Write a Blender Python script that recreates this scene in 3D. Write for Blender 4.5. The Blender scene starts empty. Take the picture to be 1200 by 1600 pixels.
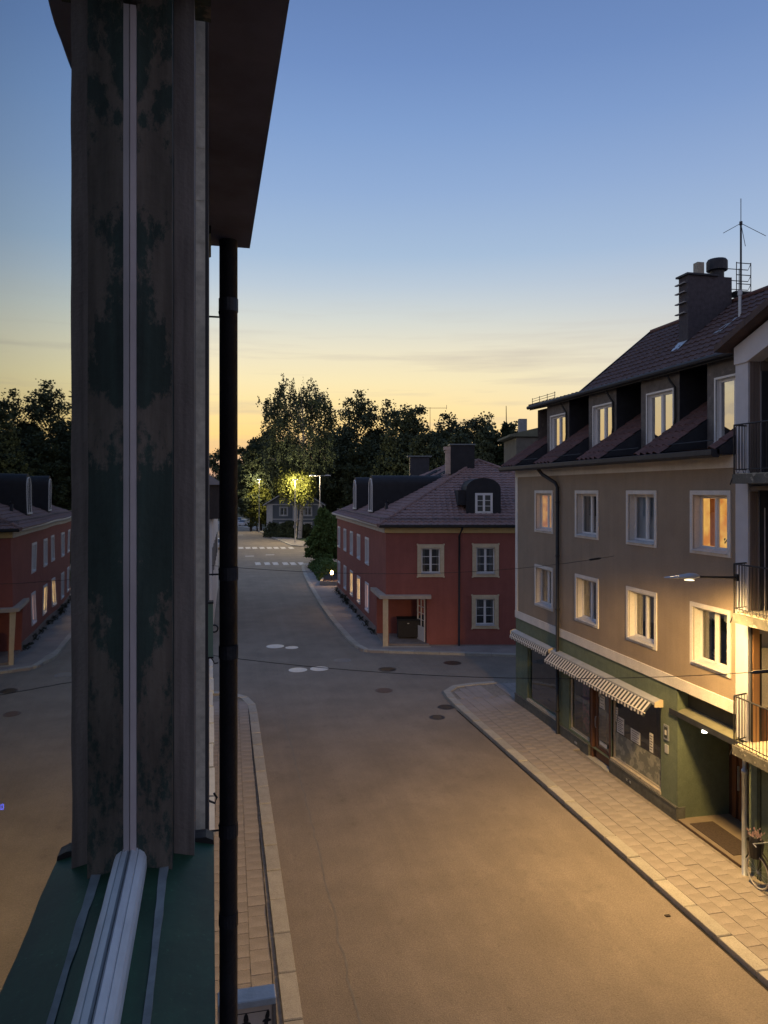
import bpy, math, random
import numpy as np
from mathutils import Vector, Matrix

# ------------------------------------------------------------------ camera, world, exposure
S = bpy.context.scene
COL = S.collection
FPX = 1155.0                       # focal length in pixels of the 1200x1600 photograph
TH = math.atan(242 / FPX)          # camera yaw against the street axis (+Y)
SN, CS = math.sin(TH), math.cos(TH)
HC = 8.3                           # camera height above the street
cam_d = bpy.data.cameras.new('camera'); cam = bpy.data.objects.new('camera', cam_d); COL.objects.link(cam)
cam.location = (0, 0, HC); cam.rotation_euler = (math.pi / 2, 0, -TH)
cam_d.sensor_width = 36; cam_d.lens = 36 * FPX / 1600; cam_d.shift_y = -34 / 1600
cam_d.clip_start = 0.02; cam_d.clip_end = 6000
S.camera = cam
S.view_settings.view_transform = 'Standard'; S.view_settings.look = 'None'
S.view_settings.exposure = 0.42; S.view_settings.gamma = 1.0; S.view_settings.use_curve_mapping = False
S.render.engine = 'CYCLES'
S.cycles.use_denoising = True
S.cycles.max_bounces = 6; S.cycles.transparent_max_bounces = 12
S.cycles.sample_clamp_indirect = 4.0

def lin(c):
    return tuple(((v / 255) / 12.92 if v / 255 <= .04045 else ((v / 255 + .055) / 1.055) ** 2.4) for v in c)
def lin4(c): return (*lin(c), 1)

W = bpy.data.worlds.new('World'); S.world = W; W.use_nodes = True
wn, wl = W.node_tree.nodes, W.node_tree.links
wn.clear()
def ramp(nodes, stops, interp='LINEAR'):
    r = nodes.new('ShaderNodeValToRGB'); r.color_ramp.interpolation = interp
    e = r.color_ramp.elements
    while len(e) > 1: e.remove(e[-1])
    e[0].position = stops[0][0]; e[0].color = stops[0][1]
    for p, c in stops[1:]:
        q = e.new(p); q.color = c
    return r
tc = wn.new('ShaderNodeTexCoord')
sep = wn.new('ShaderNodeSeparateXYZ'); wl.new(tc.outputs['Generated'], sep.inputs[0])
SUNAZ = math.radians(-4)           # glow of the set sun, just left of the street axis (from +Y towards +X)
sunw = ramp(wn, [(0, lin4((206, 160, 146))), (.04, lin4((232, 184, 136))), (.075, lin4((253, 212, 136))), (.11, lin4((248, 220, 156))), (.145, lin4((240, 223, 176))),
                 (.185, lin4((226, 218, 192))), (.225, lin4((204, 208, 202))), (.265, lin4((180, 194, 207))), (.302, lin4((160, 182, 207))),
                 (.374, lin4((139, 165, 203))), (.44, lin4((122, 151, 196))), (.5, lin4((107, 136, 185))), (.56, lin4((96, 124, 173))),
                 (.75, lin4((97, 125, 172))), (1, lin4((98, 124, 170)))])
side = ramp(wn, [(0, lin4((214, 188, 172))), (.06, lin4((233, 211, 178))), (.11, lin4((228, 215, 188))), (.15, lin4((218, 212, 194))),
                 (.19, lin4((206, 204, 195))), (.24, lin4((182, 192, 204))), (.3, lin4((157, 178, 206))),
                 (.374, lin4((138, 162, 200))), (.44, lin4((120, 147, 192))), (.5, lin4((106, 134, 182))), (.56, lin4((97, 124, 173))),
                 (.75, lin4((97, 125, 172))), (1, lin4((98, 124, 170)))])
anti = ramp(wn, [(0, lin4((178, 166, 168))), (.12, lin4((190, 174, 178))), (.25, lin4((180, 172, 180))), (.45, lin4((146, 152, 177))),
                 (.75, lin4((108, 130, 172))), (1, lin4((98, 124, 170)))])
for r in (sunw, side, anti): wl.new(sep.outputs['Z'], r.inputs[0])
# azimuth factor: dot with the glow direction on the horizontal plane
nrm = wn.new('ShaderNodeVectorMath'); nrm.operation = 'MULTIPLY'; nrm.inputs[1].default_value = (1, 1, 0)
wl.new(tc.outputs['Generated'], nrm.inputs[0])
nn = wn.new('ShaderNodeVectorMath'); nn.operation = 'NORMALIZE'; wl.new(nrm.outputs[0], nn.inputs[0])
dt = wn.new('ShaderNodeVectorMath'); dt.operation = 'DOT_PRODUCT'; dt.inputs[1].default_value = (math.sin(SUNAZ), math.cos(SUNAZ), 0)
wl.new(nn.outputs[0], dt.inputs[0])
m1 = wn.new('ShaderNodeMapRange'); m1.interpolation_type = 'SMOOTHSTEP'; m1.inputs['From Min'].default_value = .72; m1.inputs['From Max'].default_value = 1.0
wl.new(dt.outputs['Value'], m1.inputs[0])
m2 = wn.new('ShaderNodeMapRange'); m2.interpolation_type = 'SMOOTHSTEP'; m2.inputs['From Min'].default_value = -.6; m2.inputs['From Max'].default_value = .75
wl.new(dt.outputs['Value'], m2.inputs[0])
mx1 = wn.new('ShaderNodeMixRGB'); wl.new(m1.outputs[0], mx1.inputs[0]); wl.new(side.outputs[0], mx1.inputs[1]); wl.new(sunw.outputs[0], mx1.inputs[2])
mx2 = wn.new('ShaderNodeMixRGB'); wl.new(m2.outputs[0], mx2.inputs[0]); wl.new(anti.outputs[0], mx2.inputs[1]); wl.new(mx1.outputs[0], mx2.inputs[2])
# thin streaks of cloud low over the horizon
mp = wn.new('ShaderNodeMapping'); mp.inputs['Scale'].default_value = (2.2, 2.2, 34); mp.inputs['Location'].default_value = (.3, 1.1, .9)
wl.new(tc.outputs['Generated'], mp.inputs[0])
nz = wn.new('ShaderNodeTexNoise'); nz.inputs['Scale'].default_value = 1.5; nz.inputs['Detail'].default_value = 6; nz.inputs['Roughness'].default_value = .55
wl.new(mp.outputs[0], nz.inputs['Vector'])
cr = ramp(wn, [(0, (0, 0, 0, 1)), (.52, (0, 0, 0, 1)), (.72, (1, 1, 1, 1))]); wl.new(nz.outputs[0], cr.inputs[0])
el = ramp(wn, [(0, (.5, .5, .5, 1)), (.1, (.45, .45, .45, 1)), (.17, (.42, .42, .42, 1)), (.25, (.05, .05, .05, 1)), (.32, (0, 0, 0, 1))]); wl.new(sep.outputs['Z'], el.inputs[0])
cm = wn.new('ShaderNodeMath'); cm.operation = 'MULTIPLY'; wl.new(cr.outputs[0], cm.inputs[0]); wl.new(el.outputs[0], cm.inputs[1])
mx3 = wn.new('ShaderNodeMixRGB'); mx3.inputs[2].default_value = lin4((176, 166, 160))
wl.new(cm.outputs[0], mx3.inputs[0]); wl.new(mx2.outputs[0], mx3.inputs[1])
bg = wn.new('ShaderNodeBackground'); bg.inputs['Strength'].default_value = .84
wo = wn.new('ShaderNodeOutputWorld'); wl.new(mx3.outputs[0], bg.inputs[0]); wl.new(bg.outputs[0], wo.inputs[0])

# ------------------------------------------------------------------ helpers
def cw(px, zc):
    "point on the camera's pixel column px at distance zc along its axis -> world x, y"
    x = (px - 600) / FPX * zc
    return (CS * x + SN * zc, -SN * x + CS * zc)

class MB:
    def __init__(s): s.v = []; s.f = []
    def add(s, vs, fs):
        o = len(s.v); s.v += [tuple(v) for v in vs]; s.f += [tuple(i + o for i in f) for f in fs]; return s
    def quad(s, a, b, c, d): return s.add([a, b, c, d], [(0, 1, 2, 3)])
    def box(s, x0, x1, y0, y1, z0, z1):
        x0, x1 = min(x0, x1), max(x0, x1); y0, y1 = min(y0, y1), max(y0, y1); z0, z1 = min(z0, z1), max(z0, z1)
        return s.add([(x0, y0, z0), (x1, y0, z0), (x1, y1, z0), (x0, y1, z0), (x0, y0, z1), (x1, y0, z1), (x1, y1, z1), (x0, y1, z1)],
                     [(0, 3, 2, 1), (4, 5, 6, 7), (0, 1, 5, 4), (1, 2, 6, 5), (2, 3, 7, 6), (3, 0, 4, 7)])
    def cbox(s, x0, x1, y0, y1, z0, z1, b):
        "box with chamfered vertical and top edges"
        x0, x1 = min(x0, x1), max(x0, x1); y0, y1 = min(y0, y1), max(y0, y1)
        def ring(i, z):
            return [(x0 + i, y0, z), (x1 - i, y0, z), (x1, y0 + i, z), (x1, y1 - i, z), (x1 - i, y1, z), (x0 + i, y1, z), (x0, y1 - i, z), (x0, y0 + i, z)]
        r0, r1 = ring(b, z0), ring(b, z1 - b)
        r2 = [(x + (b if x < (x0 + x1) / 2 else -b), y + (b if y < (y0 + y1) / 2 else -b), z1) for x, y, z in r1]
        o = [r0, r1, r2]; vs = [p for r in o for p in r]; fs = []
        for k in range(2):
            for i in range(8): fs.append((k * 8 + i, k * 8 + (i + 1) % 8, k * 8 + 8 + (i + 1) % 8, k * 8 + 8 + i))
        fs.append(tuple(range(16, 24))); fs.append(tuple(range(7, -1, -1)))
        return s.add(vs, fs)
    def prism(s, poly, z0, z1):
        n = len(poly)
        a = sum(poly[i][0] * poly[(i + 1) % n][1] - poly[(i + 1) % n][0] * poly[i][1] for i in range(n))
        if a < 0: poly = poly[::-1]
        vs = [(x, y, z0) for x, y in poly] + [(x, y, z1) for x, y in poly]
        return s.add(vs, [tuple(range(n - 1, -1, -1)), tuple(range(n, 2 * n))] + [(i, (i + 1) % n, n + (i + 1) % n, n + i) for i in range(n)])
    def extr(s, poly, axis, a, b):
        "extrude a 2-D outline along an axis: axis x -> poly is (y,z); axis y -> poly is (x,z)"
        n = len(poly)
        P = (lambda p, t: (t, p[0], p[1])) if axis == 'x' else (lambda p, t: (p[0], t, p[1]))
        vs = [P(p, a) for p in poly] + [P(p, b) for p in poly]
        return s.add(vs, [tuple(range(n - 1, -1, -1)), tuple(range(n, 2 * n))] + [(i, (i + 1) % n, n + (i + 1) % n, n + i) for i in range(n)])
    def tube(s, pts, r, n=8, cap=True):
        pts = [Vector(p) for p in pts]; rs = r if isinstance(r, (list, tuple)) else [r] * len(pts)
        o = len(s.v)
        for i, p in enumerate(pts):
            d = (pts[min(i + 1, len(pts) - 1)] - pts[max(i - 1, 0)])
            if d.length < 1e-9: d = Vector((0, 0, 1))
            d.normalize(); up = Vector((0, 0, 1)) if abs(d.z) < .95 else Vector((1, 0, 0))
            a = d.cross(up).normalized(); b = d.cross(a)
            for k in range(n):
                t = 2 * math.pi * k / n
                s.v.append(tuple(p + (a * math.cos(t) + b * math.sin(t)) * rs[i]))
        for i in range(len(pts) - 1):
            for k in range(n):
                s.f.append((o + i * n + k, o + i * n + (k + 1) % n, o + (i + 1) * n + (k + 1) % n, o + (i + 1) * n + k))
        if cap:
            s.f.append(tuple(o + k for k in range(n))); s.f.append(tuple(o + (len(pts) - 1) * n + k for k in range(n - 1, -1, -1)))
        return s
    def lathe(s, prof, c, n=16):
        o = len(s.v)
        for r, z in prof:
            for k in range(n):
                t = 2 * math.pi * k / n; s.v.append((c[0] + r * math.cos(t), c[1] + r * math.sin(t), c[2] + z))
        for i in range(len(prof) - 1):
            for k in range(n):
                s.f.append((o + i * n + k, o + i * n + (k + 1) % n, o + (i + 1) * n + (k + 1) % n, o + (i + 1) * n + k))
        s.f.append(tuple(o + k for k in range(n - 1, -1, -1))); s.f.append(tuple(o + (len(prof) - 1) * n + k for k in range(n)))
        return s
    def torus(s, c, R, r, axis='x', n=28, m=6):
        o = len(s.v)
        for i in range(n):
            a = 2 * math.pi * i / n
            for k in range(m):
                b = 2 * math.pi * k / m; q = R + r * math.cos(b); h = r * math.sin(b)
                p = {'x': (h, q * math.cos(a), q * math.sin(a)), 'y': (q * math.cos(a), h, q * math.sin(a)), 'z': (q * math.cos(a), q * math.sin(a), h)}[axis]
                s.v.append((c[0] + p[0], c[1] + p[1], c[2] + p[2]))
        for i in range(n):
            for k in range(m):
                s.f.append((o + i * m + k, o + ((i + 1) % n) * m + k, o + ((i + 1) % n) * m + (k + 1) % m, o + i * m + (k + 1) % m))
        return s
    def mesh(s, name, mat):
        me = bpy.data.meshes.new(name); me.from_pydata(s.v, [], s.f); me.validate()
        if mat: me.materials.append(mat)
        return me
    def build(s, name, mat, parent=None, loc=(0, 0, 0), rz=0, smooth=False, **tags):
        me = s.mesh(name, mat)
        if smooth:
            me.polygons.foreach_set('use_smooth', [True] * len(me.polygons))
        return link(name, me, parent, loc, rz, **tags)

def link(name, data, parent=None, loc=(0, 0, 0), rz=0, **tags):
    o = bpy.data.objects.new(name, data); COL.objects.link(o)
    o.location = loc; o.rotation_euler = (0, 0, rz)
    if parent: o.parent = parent
    for k, v in tags.items(): o[k] = v
    return o
def thing(name, label, cat, loc=(0, 0, 0), rz=0, group=None):
    o = link(name, None, None, loc, rz, label=label, category=cat)
    o.empty_display_size = .3
    if group: o['group'] = group
    return o
def copy_tree(o, parent=None):
    c = o.copy(); COL.objects.link(c); c.parent = parent
    for ch in list(o.children): copy_tree(ch, c)
    return c

# ------------------------------------------------------------------ materials
MATS = {}
def pm(name, col, rough=.8, var=.25, scale=6, bump=.15, bscale=40, metal=0, col2=None, mask=None, spec=.4, rnd=0, streak=False, bdist=.01):
    "procedural surface: base colour with cloudy variation, optional second colour through a noise mask, fine bump"
    if name in MATS: return MATS[name]
    m = bpy.data.materials.new(name); m.use_nodes = True; MATS[name] = m
    n, l = m.node_tree.nodes, m.node_tree.links
    b = n['Principled BSDF']; b.inputs['Roughness'].default_value = rough; b.inputs['Metallic'].default_value = metal
    b.inputs['Specular IOR Level'].default_value = spec
    t = n.new('ShaderNodeTexCoord'); co = t.outputs['Object']
    if streak:
        q = n.new('ShaderNodeMapping'); q.inputs['Scale'].default_value = (1, 1, .12); l.new(co, q.inputs[0]); co2 = q.outputs[0]
    else: co2 = co
    z = n.new('ShaderNodeTexNoise'); z.inputs['Scale'].default_value = scale; z.inputs['Detail'].default_value = 7; z.inputs['Roughness'].default_value = .62
    l.new(co2, z.inputs['Vector'])
    lo = tuple(c * (1 - var) for c in col); hi = tuple(min(1, c * (1 + var)) for c in col)
    r = ramp(n, [(.28, (*lo, 1)), (.72, (*hi, 1))]); l.new(z.outputs[0], r.inputs[0]); out = r.outputs[0]
    if col2:
        z2 = n.new('ShaderNodeTexNoise'); z2.inputs['Scale'].default_value = mask[0]; z2.inputs['Detail'].default_value = 6; z2.inputs['Roughness'].default_value = .6
        mm = n.new('ShaderNodeMapping'); mm.inputs['Location'].default_value = (3.3, 7.1, 1.9)
        if len(mask) > 2: mm.inputs['Scale'].default_value = (1, 1, mask[2])
        l.new(co, mm.inputs[0]); l.new(mm.outputs[0], z2.inputs['Vector'])
        k = ramp(n, [(max(0, mask[1] - .02), (0, 0, 0, 1)), (mask[1] + .02, (1, 1, 1, 1))]); l.new(z2.outputs[0], k.inputs[0])
        x = n.new('ShaderNodeMixRGB'); l.new(k.outputs[0], x.inputs[0]); l.new(out, x.inputs[1]); x.inputs[2].default_value = (*col2, 1); out = x.outputs[0]
    if rnd:
        oi = n.new('ShaderNodeObjectInfo'); mr = n.new('ShaderNodeMapRange'); l.new(oi.outputs['Random'], mr.inputs[0])
        mr.inputs['To Min'].default_value = 1 - rnd; mr.inputs['To Max'].default_value = 1 + rnd
        x = n.new('ShaderNodeMixRGB'); x.blend_type = 'MULTIPLY'; x.inputs[0].default_value = 1; l.new(out, x.inputs[1]); l.new(mr.outputs[0], x.inputs[2]); out = x.outputs[0]
    l.new(out, b.inputs['Base Color'])
    if bump:
        z3 = n.new('ShaderNodeTexNoise'); z3.inputs['Scale'].default_value = bscale; z3.inputs['Detail'].default_value = 5; l.new(co, z3.inputs['Vector'])
        bp = n.new('ShaderNodeBump'); bp.inputs['Strength'].default_value = min(1, bump * 2); bp.inputs['Distance'].default_value = bdist
        l.new(z3.outputs[0], bp.inputs['Height']); l.new(bp.outputs[0], b.inputs['Normal'])
    return m
def emit(name, col, strength, col2=None, scale=3):
    if name in MATS: return MATS[name]
    m = bpy.data.materials.new(name); m.use_nodes = True; MATS[name] = m
    n, l = m.node_tree.nodes, m.node_tree.links; n.clear()
    e = n.new('ShaderNodeEmission'); e.inputs['Strength'].default_value = strength; e.inputs['Color'].default_value = (*col, 1)
    if col2:
        t = n.new('ShaderNodeTexCoord'); z = n.new('ShaderNodeTexNoise'); z.inputs['Scale'].default_value = scale; z.inputs['Detail'].default_value = 4
        l.new(t.outputs['Object'], z.inputs['Vector'])
        r = ramp(n, [(.35, (*col, 1)), (.62, (*col2, 1))]); l.new(z.outputs[0], r.inputs[0]); l.new(r.outputs[0], e.inputs['Color'])
    o = n.new('ShaderNodeOutputMaterial'); l.new(e.outputs[0], o.inputs[0]); return m
def glass(name, ior=1.8, tint=(.8, .85, .85), wob=.02, wscale=3, gcol=(1, 1, 1)):
    if name in MATS: return MATS[name]
    m = bpy.data.materials.new(name); m.use_nodes = True; MATS[name] = m
    n, l = m.node_tree.nodes, m.node_tree.links; n.clear()
    g = n.new('ShaderNodeBsdfGlossy'); g.inputs['Roughness'].default_value = .01; g.inputs['Color'].default_value = (*gcol, 1)
    t = n.new('ShaderNodeBsdfTransparent'); t.inputs[0].default_value = (*tint, 1)
    f = n.new('ShaderNodeFresnel'); f.inputs[0].default_value = ior
    tcn = n.new('ShaderNodeTexCoord'); z = n.new('ShaderNodeTexNoise'); z.inputs['Scale'].default_value = wscale; z.inputs['Detail'].default_value = 1
    l.new(tcn.outputs['Object'], z.inputs['Vector'])
    b = n.new('ShaderNodeBump'); b.inputs['Strength'].default_value = 1; b.inputs['Distance'].default_value = wob; l.new(z.outputs[0], b.inputs['Height'])
    l.new(b.outputs[0], g.inputs['Normal'])
    q1 = n.new('ShaderNodeMath'); q1.operation = 'SUBTRACT'; q1.inputs[0].default_value = 1; l.new(f.outputs[0], q1.inputs[1])
    q2 = n.new('ShaderNodeMath'); q2.operation = 'POWER'; q2.inputs[1].default_value = 4; l.new(q1.outputs[0], q2.inputs[0])
    q3 = n.new('ShaderNodeMath'); q3.operation = 'SUBTRACT'; q3.inputs[0].default_value = 1; l.new(q2.outputs[0], q3.inputs[1])
    x = n.new('ShaderNodeMixShader'); l.new(q3.outputs[0], x.inputs[0]); l.new(t.outputs[0], x.inputs[1]); l.new(g.outputs[0], x.inputs[2])
    o = n.new('ShaderNodeOutputMaterial'); l.new(x.outputs[0], o.inputs[0]); return m

asphalt = pm('asphalt', (.238, .204, .164), .85, .13, .35, .4, 60, spec=.3, col2=(.222, .19, .153), mask=(.25, .56), bdist=.012)
def enrich(m, layers):
    "multiply extra layers of noise into the base colour: (coordinate scale, noise scale, ramp stops)"
    n, l = m.node_tree.nodes, m.node_tree.links; b = n['Principled BSDF']; src = b.inputs['Base Color'].links[0].from_socket
    t = n.new('ShaderNodeTexCoord')
    for sc, loc, stops in layers:
        mp_ = n.new('ShaderNodeMapping'); mp_.inputs['Scale'].default_value = sc; l.new(t.outputs['Object'], mp_.inputs[0])
        z = n.new('ShaderNodeTexNoise'); z.inputs['Scale'].default_value = loc; z.inputs['Detail'].default_value = 6; z.inputs['Roughness'].default_value = .6; l.new(mp_.outputs[0], z.inputs['Vector'])
        r = ramp(n, [(p, (v, v, v, 1)) for p, v in stops]); l.new(z.outputs[0], r.inputs[0])
        x = n.new('ShaderNodeMixRGB'); x.blend_type = 'MULTIPLY'; x.inputs[0].default_value = 1; l.new(src, x.inputs[1]); l.new(r.outputs[0], x.inputs[2]); src = x.outputs[0]
    l.new(src, b.inputs['Base Color'])
enrich(asphalt, [((1.3, .035, 1), 2.0, [(.3, .93), (.7, 1.04)]), ((38, 38, 38), 1.0, [(.3, .74), (.7, 1.26)]), ((.55, .5, 1), 1.3, [(.35, .90), (.65, 1.07)]), ((2.2, 1.7, 1), 1.6, [(.60, 1.0), (.72, .86)]), ((9, 9, 9), 1.0, [(.66, 1.0), (.70, .72)])])

soil = pm('grass_ground', (.05, .06, .03), .95, .4, .6, .3, 8)
slabm = pm('concrete_slab', (.30, .27, .235), .88, .12, 2.2, .25, 50, rnd=.06)
slabd = pm('concrete_slab_far', (.28, .255, .235), .88, .2, .8, .25, 30)
granite = pm('granite_kerb', (.36, .345, .30), .85, .14, 5, .3, 60, rnd=.10)
joint = pm('joint_sand', (.23, .205, .17), .95, .3, 9, .2, 60)
paint_w = pm('road_paint', (.62, .60, .56), .8, .15, 4, .1, 40, col2=(.2, .18, .165), mask=(5, .6))
tanm = pm('tan_render', (.29, .232, .175), .92, .07, 1.6, .5, 90, bdist=.012)
whitem = pm('white_render', (.62, .60, .57), .85, .06, 3, .25, 60)
greenr = pm('green_render', (.145, .185, .13), .9, .14, 5, .6, 110, bdist=.02)
plinthm = pm('dark_stone_plinth', (.10, .105, .095), .7, .3, 6, .3, 30)
winwhite = pm('white_window_paint', (.66, .66, .66), .55, .05, 8, .1, 40)
darkroom = pm('dim_room', (.06, .06, .06), .9, .3, 3, 0)
pane = glass('window_pane', 1.38, (.75, .8, .82), .004, 2)
shop_glass = glass('shop_pane_glass', 1.25, (.7, .72, .72), .004, 2)
pane_r = glass('coated_window_pane', 2.3, (.5, .5, .5), .004, 2)
tilem = pm('clay_roof_tile', (.125, .066, .058), .8, .3, 7, .3, 50, rnd=.16, col2=(.07, .06, .055), mask=(3, .6))
tiler = pm('brown_roof_tile', (.23, .145, .13), .75, .22, 3, .25, 50, col2=(.14, .105, .10), mask=(2, .62))
darkmetal = pm('dark_sheet_metal', (.032, .036, .046), .6, .25, 4, .1, 30, metal=.3)
blackp = pm('black_paint', (.016, .017, .02), .55, .3, 5, .1, 40)
greyrender = pm('grey_dormer_render', (.13, .118, .112), .9, .3, 5, .4, 40, col2=(.2, .18, .165), mask=(7, .64))
redm = pm("red_render", (.285, .098, .078), .92, .10, 1.4, .5, 70, bdist=.02)
creamm = pm('cream_stone', (.56, .47, .32), .85, .12, 4, .25, 50)
brownw = pm('brown_wood', (.13, .06, .035), .6, .3, 5, .2, 60, streak=True)
brass = pm('zinc', (.42, .46, .5), .45, .15, 6, .1, 30, metal=.6)
leafm = None

WEATHER = [((1.6, 1.6, .10), 2.2, [(.34, .94), (.62, 1.03)]), ((.5, .5, .5), 1.2, [(.35, .92), (.65, 1.05)]), ((30, 30, 30), 1.0, [(.3, .90), (.7, 1.10)])]
for m_ in (tanm, redm, greenr, whitem, creamm): enrich(m_, WEATHER)
enrich(plinthm, WEATHER); enrich(slabm, [((.8, .8, .8), 1.5, [(.35, .9), (.65, 1.05)]), ((40, 40, 40), 1.0, [(.3, .85), (.7, 1.15)])]); enrich(granite, [((45, 45, 45), 1.0, [(.3, .8), (.7, 1.2)])])
# ------------------------------------------------------------------ ground, road, pavements
g = MB().box(-1500, 1500, -300, 2500, -1.0, -.01)
g.build('ground', soil, kind='structure')
rd = MB()
rd.add([(-70, -60, .004), (70, -60, .004), (70, 37.6, .004), (-70, 37.6, .004)], [(0, 1, 2, 3)])
left_far = [(-6, 37.6), (-6, 84), (-5.2, 108), (-5, 130), (-7, 160), (-14, 190), (-34, 225), (-70, 245)]
right_far = [(9.2, 37.6), (9.2, 84), (9.2, 108), (8.6, 130), (6, 160), (0, 192), (-22, 232), (-66, 254)]
for i in range(len(left_far) - 1):
    a, b, c, d = left_far[i], right_far[i], right_far[i + 1], left_far[i + 1]
    rd.add([(a[0], a[1], .004), (b[0], b[1], .004), (c[0], c[1], .004), (d[0], d[1], .004)], [(0, 1, 2, 3)])
rd.add([(9.2, 83, .004), (48, 78, .004), (48, 105, .004), (9.2, 109, .004)], [(0, 1, 2, 3)])
road = rd.build('road', asphalt, kind='structure')
tar = pm('tar_seam', (.19, .175, .15), .8, .2, 3, .2, 40)
def seam(pts, w, seed):
    r = random.Random(seed); out = []
    for i in range(len(pts) - 1):
        a, b = Vector(pts[i]), Vector(pts[i + 1]); k = max(2, int((b - a).length / .35))
        for j in range(k): p = a.lerp(b, j / k); out.append((p.x + r.gauss(0, .018), p.y + r.gauss(0, .018)))
    out.append(pts[-1]); m = MB(); o_ = offset(out, w * .5); q_ = offset(out, -w * .5)
    for i in range(len(out) - 1):
        m.quad((*q_[i], .0075), (*q_[i + 1], .0075), (*o_[i + 1], .0075), (*o_[i], .0075))
    m.build('tar_seam', tar, road)

def arc(cx, cy, r, a0, a1, n):
    return [(cx + r * math.cos(math.radians(a0 + (a1 - a0) * i / n)), cy + r * math.sin(math.radians(a0 + (a1 - a0) * i / n))) for i in range(n + 1)]
def offset(pl, d):
    out = []
    for i in range(len(pl)):
        a = Vector(pl[max(i - 1, 0)]); b = Vector(pl[min(i + 1, len(pl) - 1)]); t = (b - a).normalized()
        out.append((pl[i][0] - t.y * d, pl[i][1] + t.x * d))
    return out
KH = .12
def resample(pl, step):
    pts = [Vector(p) for p in pl]; out = [pts[0].copy()]; rest = step
    for i in range(len(pts) - 1):
        a, b = pts[i], pts[i + 1]; L = (b - a).length; d = rest
        while d <= L: out.append(a.lerp(b, d / L)); d += step
        rest = d - L
    return [(p.x, p.y) for p in out]
def kerb_line(parent, outer, width, step, side_, joints=.012, top=KH + .01, mat=None):
    "row of separate kerb stones following a polyline; side_=+1 puts the width left of travel"
    pts = resample(outer, step); inn = offset(pts, width * side_)
    rng = random.Random(5)
    for i in range(len(pts) - 1):
        a, b = Vector(pts[i]), Vector(pts[i + 1]); c, d = Vector(inn[i + 1]), Vector(inn[i])
        t = (b - a).normalized() * joints
        a2, b2, c2, d2 = a + t, b - t, c - t, d + t
        z = top + rng.uniform(-.006, .006); bv = .018; cen = (a2 + b2 + c2 + d2) / 4
        lo = [a2, b2, c2, d2]; hi = [p + (cen - p).normalized() * bv for p in lo]
        vs = [(p.x - cen.x, p.y - cen.y, 0.0) for p in lo] + [(p.x - cen.x, p.y - cen.y, z - bv) for p in lo] + [(p.x - cen.x, p.y - cen.y, z) for p in hi]
        fs = [(j, (j + 1) % 4, 4 + (j + 1) % 4, 4 + j) for j in range(4)] + [(4 + j, 4 + (j + 1) % 4, 8 + (j + 1) % 4, 8 + j) for j in range(4)] + [(8, 9, 10, 11)]
        MB().add(vs, fs).build('kerb_stone', mat or granite, parent, (cen.x, cen.y, 0))

seam([(1.95, 27.5), (1.98, 22), (2.02, 17), (2.0, 11)], .035, 1)
seam([(1.3, 31.6), (5, 31.2), (8.2, 31.6), (12, 31.0)], .02, 3)
seam([(5.6, 52), (2.4, 51.6), (-1, 51.8)], .03, 4)
# right pavement, in front of the tan house
rk = [(9.35, -12), (8.78, 10.73), (8.42, 26.9)] + arc(10.0, 28.4, 1.58, 172, 98, 7) + [(12.0, 30.1), (30, 26.5)]
rk = [(p[0], p[1]) for p in rk]
pav_r = MB().prism([(30, 14), (30, -12), (9.42, -12)] + [(p[0] + .10, p[1] - .03) for p in rk[1:-1]] + [(30, 26.4)], 0, KH - .035).build('pavement', joint, kind='structure')
kerb_line(pav_r, rk[:-1], .30, 1.0, -1)
rng = random.Random(2)
slab_meshes = [MB().cbox(-.172, .172, -.172, .172, -.05, 0, .004).mesh('paving_slab', slabm) for _ in range(1)]
def slab(parent, x, y, rz, zoff=0, me=None):
    o = link('paving_slab', me or slab_meshes[0], parent, (x, y, KH + rng.uniform(-.005, .005) + zoff), rz)
    o.rotation_euler[0] = rng.uniform(-.008, .008); o.rotation_euler[1] = rng.uniform(-.008, .008)
def kx(y): return 8.78 + (y - 10.73) * (8.42 - 8.78) / (26.9 - 10.73)
cnt = 0; far_sl = MB()
skew = math.atan2(8.78 - 8.42, 26.9 - 10.73)
yy = 10.4
row = 0
while yy < 27.9:
    col = 0
    while True:
        x = kx(yy) + .31 + .175 + col * .35
        if x > 10.78: break
        y = yy + (.175 if col % 2 else 0)
        if cnt < 285 and yy < 26:
            slab(pav_r, x, y, skew); cnt += 1
        else: far_sl.cbox(x - .17, x + .17, y - .17, y + .17, KH - .05, KH, .008)
        col += 1
    yy += .35; row += 1
for i in range(80):                      # the corner beyond, in front of the side street
    for j in range(8):
        x, y = 11.14 + i * .35 if i < 30 else 99, 27.35 + j * .35
        if x < 20 and y < 29.6 - max(0, 10.9 - x): far_sl.cbox(x - .17, x + .17, y - .17, y + .17, KH - .05, KH, .008)
for i in range(6):
    for j in range(5):
        x, y = 9.1 + i * .35, 27.95 + j * .35
        if (x - 10.0) ** 2 + (y - 28.4) ** 2 < 1.05 ** 2 and x < 10.38: far_sl.cbox(x - .17, x + .17, y - .17, y + .17, KH - .052, KH - .002, .008)
far_sl.build('distant_paving_slabs', slabd, pav_r, kind='stuff')

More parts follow.
